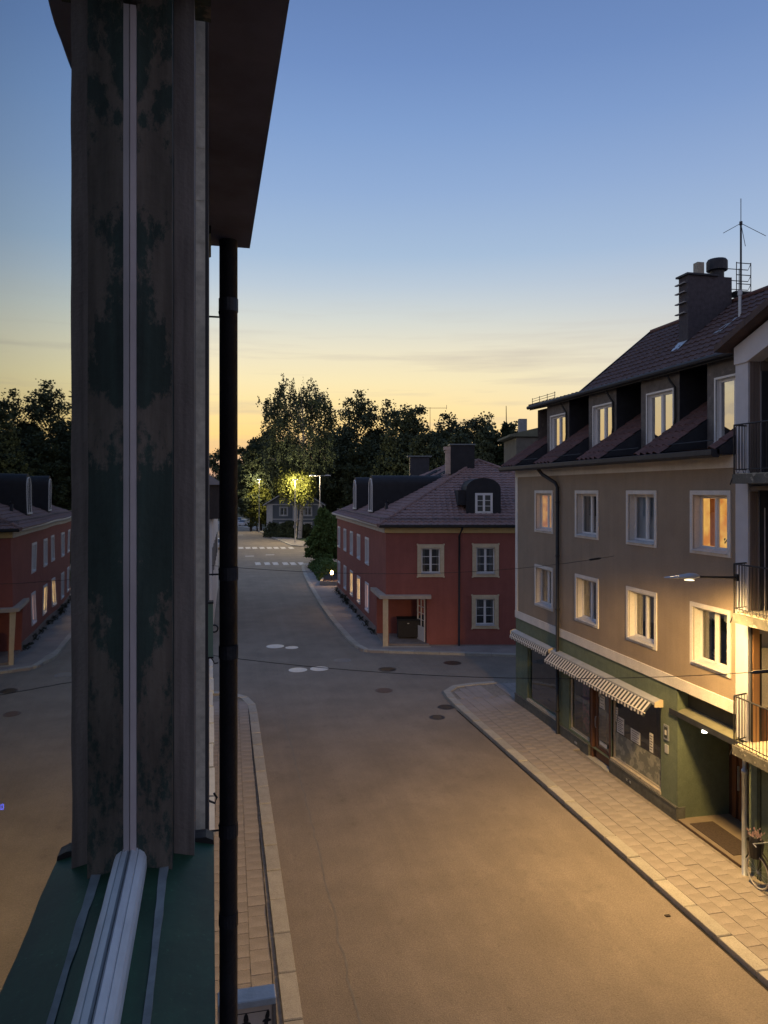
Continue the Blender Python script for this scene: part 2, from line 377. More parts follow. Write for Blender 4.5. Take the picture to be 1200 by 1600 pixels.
def kerb_strip(parent, line, w, seed, z, mat_):  # thin ragged dark strip following a kerb
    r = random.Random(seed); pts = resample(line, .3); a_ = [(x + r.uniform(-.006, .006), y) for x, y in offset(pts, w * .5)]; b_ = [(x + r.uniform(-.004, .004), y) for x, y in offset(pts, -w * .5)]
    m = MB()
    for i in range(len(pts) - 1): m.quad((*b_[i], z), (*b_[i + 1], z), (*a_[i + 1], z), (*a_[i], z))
    m.build('kerb_dark_strip', mat_, parent)
stripm = pm('kerb_dark_strip', (.025, .022, .018), .95, .3, 5, .2, 40)
kerb_strip(pav_r, [(p[0] - .02, p[1]) for p in rk[:3]], .07, 1, .010, stripm)
# left pavement, below the window
lk = [(1.12, -12), (1.02, 10.7)]
pav_l = MB().prism([(-9, -12), (1.0, -12), (.98, 27.7), (.6, 29.6), (-.2, 30.3), (-9, 30.3)], 0, KH - .035).build('pavement', joint, kind='structure')
lks = [(1.14, 8.0), (1.02, 28.3), (.95, 29.2), (.6, 30.1), (-.1, 30.75), (-1.2, 30.95)]
kerb_line(pav_l, lks, .30, 1.15, 1)
kerb_strip(pav_l, [(.855 - .145, 8.2), (.715, 28.2)], .018, 2, KH + .009, stripm)
yy = 8.6; cnt = 0; far_l = MB()
while yy < 29.2:
    for col in range(5):
        x = .53 - col * .35; y = yy + (.175 if col % 2 else 0)
        if x < -.95: continue
        if cnt < 290 and yy < 28: slab(pav_l, x, y, .004); cnt += 1
        else: far_l.cbox(x - .17, x + .17, y - .17, y + .17, KH - .05, KH, .008)
    yy += .352
far_l.build('distant_paving_slabs', slabd, pav_l, kind='stuff')

# pavement round the red house
red_k = [(30, 29.0), (13.91, 34.61), (8.0, 36.75), (6.95, 37.1), (6.55, 37.6), (6.38, 40), (6.30, 46), (6.37, 52.8), (6.68, 62), (7.09, 71.6), (7.45, 78), (7.95, 82.5), (8.9, 83.4), (12, 83.2)]
pav_red = MB().prism([(p[0] + .08, p[1]) for p in red_k] + [(40, 80), (40, 29)], 0, KH - .01).build('pavement', slabd, kind='structure')
kerb_line(pav_red, red_k, .32, 1.3, -1)
fk = [(14, 108.8), (10.2, 109.2), (9.06, 110.7), (8.2, 120), (7.36, 130.8), (6.2, 146), (4.87, 162), (0.6, 178), (-6, 196), (-14, 212)]
pav_far = MB().prism([(p[0] + .05, p[1]) for p in fk] + [(-11, 216), (-2, 198), (4, 180), (7.4, 163), (8.8, 146), (10, 131), (11.6, 120), (14, 114)], 0, KH - .01).build('pavement', slabd, kind='structure')
kerb_line(pav_far, fk, .35, 2.0, -1)
# front slabs in joints too small to see; verge grass
vg = MB().prism([(14, 114.2), (11.7, 120), (10.1, 131), (8.9, 146), (7.5, 163), (30, 163), (40, 114)], 0, .11)
vg.build('grass_verge', pm('verge_grass', (.05, .075, .03), .95, .4, 1.5, .4, 12), kind='structure')

# road markings
rngm = random.Random(3)
cr1 = thing('zebra_crossing', 'worn white zebra crossing nearer the junction, beside the red house', 'crossing', (5.2, 83.5, .008), 0, 'zebra crossings over the street')
for px in (403, 417.5, 430.5, 446, 458, 471):
    x, y = cw(px, 83.5)
    MB().box(-.30, .30, -1.55, 1.55, 0, .004).build('stripe', paint_w, cr1, (x - 5.2, y - 83.5, 0))
cr2 = thing('zebra_crossing', 'farther white zebra crossing, in front of the blue-grey house', 'crossing', (4.5, 106, .008), 0, 'zebra crossings over the street')
for px in (376.5, 387.5, 398, 409.5, 421, 431.5, 442.5, 455):
    x, y = cw(px, 106.2)
    MB().box(-.34, .34, -1.7, 1.7, 0, .004).build('stripe', paint_w, cr2, (x - 4.5, y - 106, 0))
for k, (px, py, lab) in enumerate([(390, 869, 'short white lane dash between the two crossings, on the left'), (422, 867, 'short white lane dash between the two crossings, on the right'),
                                   (375, 836, 'long white lane line beyond the farther crossing')]):
    zc = HC * FPX / (py - 766); x, y = cw(px, zc)
    MB().box(-.55, .55, -.35, .35, 0, .004).build('lane_dash', paint_w, None, (x, y, .008), label=lab, category='road marking')
# manhole covers
steel = pm('manhole_iron', (.10, .10, .10), .35, .3, 12, .15, 40, metal=.7)
steel_glint = pm('sky_glint_manhole_iron', (.62, .62, .60), .5, .12, 12, .15, 40, metal=.1)  # reflected sky is put into this pale base colour
def manhole(px, py, r, mat, lab):
    zc = HC * FPX / (py - 766); x, y = cw(px, zc)
    t = thing('manhole_cover', lab, 'manhole cover', (x, y, .005), 0, 'manhole covers in the junction')
    MB().lathe([(r + .07, -.02), (r + .07, .006), (r + .02, .009), (r + .015, .004)], (0, 0, 0), 24).build('ring', mat, t)
    m = MB().lathe([(r, -.02), (r, .010), (r * .93, .012), (r * .93, .009)], (0, 0, 0), 24)
    for i in range(-3, 4):
        w = math.sqrt(max(0, (r * .85) ** 2 - (i * r * .24) ** 2)); m.box(-w, w, i * r * .24 - .015, i * r * .24 + .015, .008, .013)
    m.build('lid', mat, t)
manhole(430, 1010, .40, steel_glint, 'left of the two pale manhole covers in the middle of the junction, farther row')
manhole(456, 1012, .27, steel_glint, 'small pale manhole cover right of the pale one, farther row')
manhole(465.5, 1047, .36, steel_glint, 'pale manhole cover nearest the thin cable, left of its neighbour')
manhole(499, 1045, .36, steel_glint, 'pale manhole cover with another pale one just to its left')
manhole(535, 1032, .36, pm('worn_manhole', (.2, .195, .19), .6, .2, 8, .2, 30), 'faint grey manhole cover between the pale covers and the red porch')
manhole(605, 1046, .36, steel, 'dark manhole cover below the cream porch post')
manhole(707, 1036, .36, steel, 'dark manhole cover nearest the red wall')
manhole(600, 1079, .30, pm('rusty_manhole', (.12, .085, .07), .7, .2, 8, .2, 30), 'brownish manhole cover in the open road below the dark one')
manhole(683, 1121, .22, steel, 'small dark cover near the corner of the right pavement')
manhole(697, 1105, .26, steel, 'dark drain cover against the rounded kerb of the right pavement')
MB().box(-.05, .05, -.03, .03, 0, .02).build('leaf_litter', pm('litter', (.05, .04, .03), .9), None, (*cw(1043, HC * FPX / (1432 - 766)), .006), label='tiny dark scrap lying on the brown road', category='litter')

# ------------------------------------------------------------------ walls and windows
def wall_holes(mb, u0, u1, z0, z1, holes, depth):
    "front skin in local x (along wall), y inward, z up with rectangular openings that have reveals"
    us = sorted({u0, u1, *[h[0] for h in holes], *[h[1] for h in holes]}); zs = sorted({z0, z1, *[h[2] for h in holes], *[h[3] for h in holes]})
    us = [u for u in us if u0 <= u <= u1]; zs = [z for z in zs if z0 <= z <= z1]
    for i in range(len(us) - 1):
        for j in range(len(zs) - 1):
            cu, cz = (us[i] + us[i + 1]) / 2, (zs[j] + zs[j + 1]) / 2
            if any(h[0] < cu < h[1] and h[2] < cz < h[3] for h in holes): continue
            mb.quad((us[i], 0, zs[j]), (us[i + 1], 0, zs[j]), (us[i + 1], 0, zs[j + 1]), (us[i], 0, zs[j + 1]))
    for a, b, c, d in holes:
        D = depth
        mb.quad((a, 0, c), (a, 0, d), (a, D, d), (a, D, c)); mb.quad((b, 0, d), (b, 0, c), (b, D, c), (b, D, d))
        mb.quad((a, 0, d), (b, 0, d), (b, D, d), (a, D, d)); mb.quad((b, 0, c), (a, 0, c), (a, D, c), (b, D, c))

lit_warm = emit('lit_room_wall', lin((250, 190, 95)), .95, lin((215, 130, 60)), 2.5)
lit_yel = emit('lit_yellow_wall', lin((248, 204, 96)), 1.0)
lit_cur = emit('backlit_curtain', lin((255, 190, 110)), .8, lin((190, 120, 90)), 4)
curtain = pm('thin_curtain', (.30, .29, .28), .9, .2, 12, .3, 30)
WSEED = 0
def window(parent, loc, rz, w, h, trim=.11, proud=.03, rec=.16, fr=.055, cols=2, rows=1, trimmat=None, framemat=None, glassm=None, room='dark', sill=True, ears=False, colsplit=.5, depth=.5):
    "loc = lower-left of the opening on the wall plane; y inward"
    trimmat = trimmat or whitem; framemat = framemat or winwhite; glassm = glassm or pane
    m = MB()
    if trim:
        t = trim
        m.box(-t, w + t, -proud, .012, h, h + t); m.box(-t, 0, -proud, .012, 0, h); m.box(w, w + t, -proud, .012, 0, h); m.box(-t, w + t, -proud, .012, -t, 0)
        if ears:
            for x in (-t - .03, w + t - .05):
                for z in (-t - .03, h + t - .05): m.box(x, x + .08, -proud - .02, .01, z, z + .08)
    else: m.box(0, w, rec - .01, rec, 0, .01)
    if trim:
        q = .004; e_ = .012
        m.box(q, q + e_, .013, rec, 0, h); m.box(w - q - e_, w - q, .013, rec, 0, h); m.box(q + e_, w - q - e_, .013, rec, h - e_, h); m.box(q + e_, w - q - e_, .013, rec, 0, .006)
    o = m.build('window', trimmat, parent, loc, rz)
    f = MB(); y0, y1 = rec, rec + .06
    f.box(0, fr, y0, y1, 0, h); f.box(w - fr, w, y0, y1, 0, h); f.box(fr, w - fr, y0, y1, 0, fr); f.box(fr, w - fr, y0, y1, h - fr, h)
    xs = [fr + (w - 2 * fr) * i / cols for i in range(cols + 1)]
    for x in xs[1:-1]: f.box(x - fr * .75, x + fr * .75, y0 - .015, y1, fr, h - fr)
    f.build('sash', framemat, o)
    for i in range(cols):
        a, b = xs[i] + (fr * .75 if i else 0), xs[i + 1] - (fr * .75 if i < cols - 1 else 0)
        p = MB().quad((a, y0 + .03, fr), (b, y0 + .03, fr), (b, y0 + .03, h - fr), (a, y0 + .03, h - fr))
        p.build('pane', glassm, o)
        if True:
            s_ = MB(); q = .022
            s_.box(a, a + q, y0 + .005, y0 + .028, fr, h - fr); s_.box(b - q, b, y0 + .005, y0 + .028, fr, h - fr)
            s_.box(a + q, b - q, y0 + .005, y0 + .028, fr, fr + q); s_.box(a + q, b - q, y0 + .005, y0 + .028, h - fr - q, h - fr)
            for k in range(1, rows):
                z = fr + (h - 2 * fr) * k / rows; s_.box(a + q, b - q, y0 + .008, y0 + .028, z - .014, z + .014)
            s_.build('glazing_bar', framemat, o)
    if sill:
        MB().extr([(rec, .035), (rec, .0), (-proud - .05, -.035), (-proud - .05, -.02)], 'x', -.01, w + .01).build('sill', pm('sheet_metal_sill', (.5, .52, .56), .5, .15, 6, .1, 30, metal=.4), o)
    r = MB(); D = rec + .09 + (depth if room != 'blue' else .03)
    y = rec + .08
    r.quad((0, y, 0), (0, y, h), (0, D, h), (0, D, 0)); r.quad((w, y, h), (w, y, 0), (w, D, 0), (w, D, h))
    r.quad((0, y, h), (w, y, h), (w, D, h), (0, D, h)); r.quad((w, y, 0), (0, y, 0), (0, D, 0), (w, D, 0)); r.quad((0, D, 0), (0, D, h), (w, D, h), (w, D, 0))
    global WSEED
    WSEED += 1; rq = random.Random(WSEED)
    if room == 'dark' and depth > .1 and w < 2 and rq.random() < .85:
        cu_ = MB(); yy_ = rec + .13
        for a, b in ((fr, fr + w * rq.uniform(.10, .22)), (w - fr - w * rq.uniform(.08, .22), w - fr)):
            k_ = 8; zb_ = fr + (h * .5 if rq.random() < .25 else 0)
            for i in range(k_):
                x0_, x1_ = a + (b - a) * i / k_, a + (b - a) * (i + 1) / k_; d0, d1 = (.03 if i % 2 else 0), (0 if i % 2 else .03)
                cu_.quad((x0_, yy_ + d0, zb_), (x1_, yy_ + d1, zb_), (x1_, yy_ + d1, h - fr), (x0_, yy_ + d0, h - fr))
        cu_.build('curtain', curtain, o)
        if rq.random() < .7:
            px_ = w * rq.uniform(.25, .75); pt_ = MB().lathe([(.05, 0), (.07, .11)], (px_, rec + .14, fr), 10); pt_.build('flower_pot', pm('pot_glaze', (.45, .42, .38), .6), o)
            lf = MB()
            for k in range(26):
                lx_, ly_, lz_ = px_ + rq.gauss(0, .06), rec + .14 + rq.gauss(0, .02), fr + .12 + abs(rq.gauss(0, .09)); lf.quad((lx_, ly_, lz_), (lx_ + .04, ly_, lz_ + .02), (lx_ + .03, ly_, lz_ + .06), (lx_ - .01, ly_, lz_ + .04))
            lf.build('pot_plant', pm('plant_dark', (.02, .05, .02), .9), o)
    rm = {'dark': darkroom, 'warm': lit_warm, 'yellow': lit_warm, 'curtain': lit_cur, 'bright': emit('bright_room', lin((255, 165, 65)), 6, lin((255, 225, 150)), 1.5), 'pink': emit('pink_curtain_room', lin((235, 150, 110)), 2.2, lin((200, 160, 160)), 1.5), 'blue': pm('pale_blind', (.55, .62, .70), .9, .1, 5, .1, 30)}[room]
    r.build('room', rm, o)
    return o

# ------------------------------------------------------------------ tan house with shops (street side right)
tan = thing('corner_house', 'tan rendered house with green ground-floor shops and tiled dormer roof', 'building', (10.9, 27.05, 0), -math.pi / 2)
TL, TD = 12.72, 11.8
wu = [(1.96, 3.29), (5.16, 6.48), (8.29, 9.58), (11.22, 12.48)]
Z2, Z1, WH = 6.90, 4.23, 1.29
holes = [(a, b, z, z + WH) for a, b in wu for z in (Z2, Z1)]
mb = MB(); wall_holes(mb, .22, TL, 3.65, 8.8, holes, .17)
mb.build('wall', tanm, tan)
MB().box(0, .22, -.025, .3, 3.65, 8.8).build('corner_pilaster', whitem, tan)
MB().box(0, TL, -.03, .3, 8.8, 9.10).build('cornice', whitem, tan)
MB().box(-.0, TL, -.04, .3, 3.38, 3.65).build('string_course', whitem, tan)
MB().box(0, TL, 9.6, 9.9, 0, 9.1).build('rear_wall', tanm, tan)
ge = MB().extr([(.31, 0), (TD, 0), (TD, 9.1), (.31, 9.1)], 'x', 0, .25); ge.build('end_wall', whitem, tan)
# the body behind so no light leaks
MB().box(.3, TL, 2.2, 9.5, 3.2, 9.0).build('floor_mass', darkroom, tan)
# ground floor: green render with shop openings
shops = [(1.15, 3.66, .50, 2.72), (4.60, 6.0, .50, 2.72), (6.0, 7.30, .10, 2.72), (7.34, 9.85, .50, 2.72)]
gf = MB(); wall_holes(gf, 0, 10.55, .42, 3.38, [s if s[2] > .42 else (s[0], s[1], .42, s[3]) for s in shops], .22)
gf.build('shop_wall', greenr, tan)
pl = MB(); pl.box(0, 6.0, -.05, .2, 0, .42); pl.box(7.30, 10.6, -.05, .2, 0, .42)
pl.box(0, 6.0, -.065, -.0, .40, .44); pl.box(7.3, 10.6, -.065, 0, .40, .44)
pl.build('plinth', plinthm, tan)
vents = MB()
for u in (5.1, 8.25, 8.33):
    vents.box(u, u + .16, -.062, -.05, .20, .26)
vents.build('plinth_vent', brass, tan)
greenw = pm('green_woodwork', (.10, .14, .10), .6, .2, 8, .1, 40)
cream_wood = pm('cream_woodwork', (.42, .38, .30), .6, .2, 8, .1, 40)
# shop window 1
w1 = window(tan, (1.15, 0, .50), 0, 2.51, 2.22, trim=0, rec=.06, fr=.06, cols=1, sill=False, framemat=greenw, depth=1.6, glassm=shop_glass)
w1s = MB().box(-.0, 2.51, -.04, .10, -.04, .05); w1s.build('sill', cream_wood, w1)
w2 = window(tan, (4.60, 0, .50), 0, 1.40, 2.22, trim=0, rec=.06, fr=.05, cols=1, sill=False, framemat=cream_wood, depth=1.3, glassm=shop_glass)
pinkm = pm('pink_display', (.30, .12, .17), .8, .5, 6, .4, 20, col2=(.12, .1, .12), mask=(5, .5))
MB().box(.25, 1.15, .35, .5, 0, 1.75).build('display', pinkm, w2)
# door
dr = MB(); dr.box(6.0, 6.14, .02, .16, .1, 2.72); dr.box(7.16, 7.34, .02, .16, .1, 2.72); dr.box(6.14, 7.16, .02, .16, 2.62, 2.72)
door = dr.build('door', brownw, tan)
dd = MB(); dd.box(6.2, 6.3, .10, .15, .12, 2.6); dd.box(7.0, 7.1, .10, .15, .12, 2.6); dd.box(6.3, 7.0, .10, .15, .12, .5); dd.box(6.3, 7.0, .10, .15, 2.48, 2.6)
dd.build('door_leaf', brownw, door)
MB().quad((6.3, .125, .5), (7.0, .125, .5), (7.0, .125, 2.48), (6.3, .125, 2.48)).build('door_pane', pane, door)
MB().box(6.1, 7.2, .5, .54, .1, 2.6).build('door_backing', darkroom, door)
MB().box(6.0, 7.3, -.12, .5, 0, .11).build('door_step', granite, door)
MB().tube([(6.28, .07, 1.05), (6.28, .04, 1.1), (6.28, .04, 1.35), (6.28, .07, 1.4)], .012, 6).build('handle', brass, door)
paperm = pm('paper_notice', (.62, .62, .58), .9, .05, 20, 0)
inkm = pm('notice_ink', (.1, .1, .11), .9, .05, 20, 0)
def paper(u, z, w, h, par, nm='notice', y=.052, lines=4):
    MB().box(u, u + w, y, y + .004, z, z + h).build(nm, paperm, par)
    k = MB()
    for i in range(lines):
        zz = z + h * (.85 - .72 * i / max(1, lines - 1)); k.box(u + w * .12, u + w * (.88 if i % 2 == 0 else .7), y - .003, y - .001, zz - h * .022, zz + h * .022)
    k.build('notice_print', inkm, par)
paper(6.42, 1.72, .3, .38, door, y=.115); paper(6.36, 2.02, .14, .24, door, y=.115); paper(6.45, .60, .45, .12, door, y=.095, lines=2)
# shop window 3 with frosted foil below and notices
w3 = window(tan, (7.34, 0, .50), 0, 2.51, 2.22, trim=0, rec=.06, fr=.06, cols=1, sill=False, framemat=cream_wood, depth=1.3, glassm=shop_glass)
foil = pm('frosted_window_foil', (.30, .30, .24), .7, .25, 6, .2, 25, col2=(.17, .18, .15), mask=(4, .5))
MB().box(.08, 2.43, .082, .086, .07, .80).build('window_foil', foil, w3)
for (u, z, w_, h_, ln) in ((.10, 1.10, .12, .42, 5), (.16, .83, .40, .46, 7), (.92, .83, .48, .34, 5), (1.86, .84, .17, .50, 6)):
    paper(u, z, w_, h_, w3, y=.078, lines=ln)
MB().box(-.02, 2.53, -.03, .06, -.05, .03).build('sill', cream_wood, w3)
MB().box(1.55, 1.62, -.03, -.02, .0, .03).build('window_catch', blackp, w3)
# pillar fittings: intercom and small plate
ic = MB().box(10.02, 10.22, -.03, 0, 1.95, 2.33); icp = ic.build('notice_frame', brass, tan)
MB().box(10.05, 10.19, -.036, -.03, 2.0, 2.28).build('frame_picture', pm('dark_print', (.05, .06, .06), .6), icp)
MB().box(10.08, 10.16, -.04, -.036, 2.08, 2.2).build('frame_mark', paperm, icp)
MB().box(10.06, 10.2, -.025, 0, 1.62, 1.83).build('intercom', pm('pale_metal', (.6, .62, .62), .4, .1, 8, 0, metal=.4), tan)
# recessed entrance
en = MB()
en.box(10.55, 10.57, .005, 1.45, .0, 3.3)                  # far side wall
enw = en.build('entrance_side_wall', greenr, tan)
MB().box(12.9, 13.1, .2, 1.5, 0, 3.3).build('entrance_near_wall', greenr, tan)
MB().box(10.57, 12.9, 1.45, 1.6, 0, 3.3).build('entrance_back_wall', pm('dark_entrance_panel', (.045, .025, .018), .6, .3, 5, .2, 40), tan)
bk = MB()
for i, (a, b) in enumerate([(10.75, 10.9), (11.0, 11.12), (11.55, 11.68), (12.1, 12.22), (12.6, 12.75)]): bk.box(a, b, 1.40, 1.45, .16, 2.6)
bk.box(10.75, 12.75, 1.40, 1.45, 2.6, 2.72)
edr = bk.build('entrance_door', brownw, tan)
MB().box(11.0, 11.04, 1.36, 1.40, .9, 1.5).build('handle', brass, edr)
MB().box(10.57, 12.9, .0, 1.45, .0, .14).build('entrance_floor', pm('entrance_stone', (.20, .165, .12), .8, .15, 3, .2, 40), tan)
MB().box(10.9, 12.5, .12, .75, .141, .155).build('door_mat', pm('brown_mat', (.06, .045, .035), .95, .3, 20, .5, 90), tan)
MB().box(10.57, 12.9, -.02, 0, .0, .143).build('entrance_step', pm('brown_step_edge', (.09, .06, .04), .85, .2, 5, .2, 40), tan)
MB().box(10.57, TL, .30, .40, 2.86, 3.38).build('recess_panel', pm('dark_olive_panel', (.07, .068, .05), .85, .2, 4, .3, 50), tan)
MB().box(10.55, TL, .02, .30, 3.36, 3.38).build('recess_head', whitem, tan)
cn = MB().extr([(-.03, 2.80), (.36, 2.92), (1.4, 2.92), (1.4, 2.86), (-.03, 2.72)], 'x', 10.3, 13.0)
can = cn.build('entrance_canopy', pm('canopy_metal', (.20, .20, .14), .6, .2, 4, .1, 30, metal=.2), tan)
MB().box(10.3, 13.0, -.055, -.03, 2.69, 2.82).build('canopy_edge', darkmetal, can)
spotm = emit('entrance_lamp_glow', (1, .88, .62), 14)
lt = MB().lathe([(.02, .0), (.055, .01), (.06, .05), (.03, .06)], (0, 0, 0), 12)
lo = lt.build('canopy_lamp', spotm, tan, (11.68, -.03, 2.63))
# awnings
awn_w = pm('awning_white', (.62, .60, .55), .85, .06, 10, .1, 60)
awn_d = pm('awning_dark_stripe', (.045, .05, .05), .85, .1, 10, .1, 60)
def awning(u0, u1, out, drop, zt, lab):
    a = thing('awning', lab, 'awning', (10.9, 27.05, 0), -math.pi / 2, 'striped shop awnings on the tan house')
    MB().extr([(-.0, zt), (-.0, zt + .14), (-.05, zt + .155), (-.22, zt + .09), (-.22, zt + .02)], 'x', u0, u1).build('cassette', pm('awning_cassette', (.42, .44, .44), .5, .15, 3, .1, 40, metal=.2), a)
    for x in (u0 - .03, u1 - .0):
        MB().extr([(-.0, zt - .03), (-.0, zt + .155), (-.06, zt + .17), (-.24, zt + .10), (-.24, zt - .02)], 'x', x, x + .03).build('end_cap', creamm, a)
    n = int(round((u1 - u0) / .085)); fw, fd = MB(), MB()
    L = (u1 - u0 - .16) / n
    for i in range(n):
        m_ = fw if i % 2 == 0 else fd
        x0 = u0 + .04 + i * L; x1 = x0 + L
        y1, z1 = -.22 - out, zt - .0 - drop
        m_.add([(x0, -.22, zt + .04), (x1, -.22, zt + .04), (x1, y1, z1), (x0, y1, z1), (x0, -.22, zt + .032), (x1, -.22, zt + .032), (x1, y1, z1 - .008), (x0, y1, z1 - .008)],
               [(0, 3, 2, 1), (4, 5, 6, 7), (0, 4, 7, 3), (1, 2, 6, 5)])
        q = .075 + .025 * math.sin((i % 4) / 4 * math.pi)          # scalloped valance
        m_.add([(x0, y1, z1), (x1, y1, z1), (x1, y1 - .012, z1 - q), ((x0 + x1) / 2, y1 - .012, z1 - q - .015), (x0, y1 - .012, z1 - q)], [(0, 1, 2, 3, 4)])
        m_.add([(x0, y1 + .006, z1), (x1, y1 + .006, z1), (x1, y1 - .006, z1 - q), ((x0 + x1) / 2, y1 - .006, z1 - q - .015), (x0, y1 - .006, z1 - q)], [(4, 3, 2, 1, 0)])
    fw.build('pale_stripes', awn_w, a, kind='stuff'); fd.build('dark_stripes', awn_d, a, kind='stuff')
    MB().tube([(u0 + .03, -.22 - out, zt - drop), (u1 - .1, -.22 - out, zt - drop)], .014, 6).build('front_bar', awn_w, a)
awning(.03, 3.48, .05, .07, 2.76, 'short rolled-up striped awning over the farther shop window')
awning(3.62, 9.93, .22, .19, 2.76, 'long black-and-white striped awning over shop door and near window')
# facade windows
rooms = {(0, 0): 'curtain', (3, 0): 'warm', (2, 0): 'blue', (1, 0): 'dark'}
wobj = {}
for i, (a, b) in enumerate(wu):
    for j, z in enumerate((Z2, Z1)):
        wobj[(i, j)] = window(tan, (a, 0, z), 0, b - a, WH, trim=.105, proud=.03, rec=.17, fr=.06, room=rooms.get((i, j), 'dark'), depth=.9 if (i, j) == (3, 0) else .5)
# things seen in the two near windows
w = wobj[(3, 0)]
MB().box(.70, 1.22, .9, 1.0, .05, .72).build('lit_cabinet', lit_yel, w)
cu = MB()
for k in range(5): cu.tube([(.20 + k * .035, .33, .08), (.19 + k * .035, .33, 1.2)], .02, 6)
cu.build('curtain', pm('orange_curtain', (.55, .27, .12), .9, .2, 12, .2, 40), w)
cv = MB()
for k in range(4): cv.tube([(.98 + k * .05, .33, .95 + .03 * (k % 2)), (.98 + k * .05, .33, 1.22)], .028, 6)
cv.build('lace_valance', curtain, w)
fl = MB(); r_ = random.Random(4)
for k in range(40):
    x, y, z = .78 + r_.gauss(.18, .12), .33 + r_.uniform(-.03, .05), .10 + abs(r_.gauss(0, .08))
    fl.quad((x, y, z), (x + .05, y, z + .02), (x + .05, y + .01, z + .07), (x, y, z + .05))
fl.build('pot_plant', pm('plant_dark', (.02, .05, .02), .9), w)
w = wobj[(3, 1)]
lb = MB()
for s0 in (0.12, .72):
    for k in range(9):
        x0 = s0 + k * .05; lb.quad((x0, .30, 1.18), (x0 + .05, .30, 1.18), (x0 + .045, .30, 1.04 - .025 * math.sin(k * 2.1)), (x0 + .005, .30, 1.04 - .025 * math.sin(k * 2.1)))
lb.build('lace_valance', pm('white_lace', (.7, .7, .66), .9, .1, 12, .2, 40), w)
tl = MB(); tl.lathe([(.045, 0), (.045, .015), (.012, .03), (.012, .3)], (.88, .34, .06), 10); tl.lathe([(.10, .30), (.045, .45)], (.88, .34, .06), 12)
tl.build('table_lamp', pm('cream_lamp', (.62, .58, .5), .8), w)
pf = MB()
for cx in (.32, 1.05):
    for k in range(36):
        x, y, z = cx + r_.gauss(0, .06), .33 + r_.uniform(-.03, .04), .09 + abs(r_.gauss(0, .08))
        pf.quad((x, y, z), (x + .04, y, z + .01), (x + .035, y + .01, z + .045), (x, y, z + .04))
pf.build('white_flowers', pm('flower_white', (.5, .5, .46), .9, .4, 30), w)
# downpipe and gutter
dp = MB(); dp.tube([(3.10, -.42, 9.02), (3.25, -.35, 8.85), (3.8, -.12, 8.55), (3.93, -.10, 8.40), (3.93, -.10, .12)], .062, 10)
for z in (7.9, 6.1, 4.3, 2.5, .9): dp.lathe([(.075, -.03), (.075, .03)], (3.93, -.10, z), 10)
dp.build('downpipe', blackp, tan, smooth=True)
gu = MB(); prof = [(-.40, 9.02), (-.55, 9.02), (-.60, 9.08), (-.60, 9.19), (-.57, 9.20), (-.40, 9.20)]
gu.extr(prof, 'x', -.3, TL + .0); gu.build('gutter', darkmetal, tan)
MB().box(-.3, TL, -.42, .0, 9.08, 9.11).build('soffit', darkmetal, tan)
# roof
roofz = lambda d: 9.2 + (d + .45) * .67
slots = [(1.0, 2.85), (4.3, 6.1), (7.5, 9.38), (10.55, 12.45)]
wedges = [(-.3, 1.0), (2.85, 4.3), (6.1, 7.5), (9.38, 10.55), (12.45, TL)]
for a, b in wedges:
    und = MB(); und.add([(a, -.45, 9.2), (b, -.45, 9.2), (b, 3.0, roofz(3.0)), (a, 3.0, roofz(3.0)), (a, -.45, 9.1), (b, -.45, 9.1), (b, 3.0, 9.1), (a, 3.0, 9.1)],
            [(0, 1, 2, 3), (0, 4, 5, 1), (0, 3, 7, 4), (1, 5, 6, 2)])
    und.build('lower_roof_deck', darkmetal, tan)
tile_me = MB()
tp = [(0, 0), (.04, .05), (.12, .07), (.19, .03), (.24, .0), (.30, .0)]
vs = []
for (x, z) in tp: vs += [(x, 0, z + .03), (x, .40, z + .002), (x, 0, z + .012)]
fs = []
for i in range(len(tp) - 1): fs += [(i * 3, (i + 1) * 3, (i + 1) * 3 + 1, i * 3 + 1), (i * 3 + 2, (i + 1) * 3 + 2, (i + 1) * 3, i * 3)]
tile_me.add(vs, fs); TILE = tile_me.mesh('roof_tile', tilem)
sl = math.atan(.67)
nt = 0
for a, b in wedges:
    n = max(1, int(round((b - a) / .275))); wd = (b - a) / n
    for i in range(n):
        for k in range(11):
            d = -.48 + k * .33 * math.cos(sl)
            if d > 2.6: continue
            o = link('roof_tile', TILE, tan, (a + i * wd, d, roofz(d) + .012)); o.rotation_euler = (sl, 0, 0); o.scale = (wd / .30 * 1.0, 1, 1); nt += 1
# slots: aprons, dormer fronts and cheeks
for a, b in slots:
    MB().add([(a, -.45, 9.24), (b, -.45, 9.24), (b, .85, 9.36), (a, .85, 9.36)], [(0, 1, 2, 3)]).build('apron', darkmetal, tan)
    MB().tube([(a + .1, -.3, 9.42), (b - .1, -.3, 9.42)], .012, 6).build('snow_rail', darkmetal, tan)
    ww = 1.25; ua = a + .34
    fm = MB(); wall_holes(fm, a, b, 9.30, 11.62, [(ua, ua + ww, 9.50, 11.02)], .1)
    do = fm.build('dormer', greyrender, tan, (0, .85, 0))
    wn_ = window(tan, (ua, .85, 9.50), 0, ww, 1.52, trim=.05, proud=.02, rec=.08, fr=.055, trimmat=winwhite, glassm=pane_r, sill=True)
    ck = MB(); ck.quad((a, 0, 9.3), (a, 0, 11.62), (a, 2.3, 11.9), (a, 2.3, 9.3)); ck.build('dormer_cheek', darkmetal, do); ck = MB(); ck.quad((b, 0, 11.62), (b, 0, 9.3), (b, 2.3, 9.3), (b, 2.3, 11.9))
    ck.build('dormer_cheek', darkmetal, do)
    pp = MB().tube([(b - .32, -.22, 11.50), (b - .30, -.12, 11.30), (b - .12, -.06, 11.05), (b - .10, -.06, 10.25), (b - .16, -.06, 10.0)], .035, 8)
    pp.build('dormer_downpipe', blackp, do)
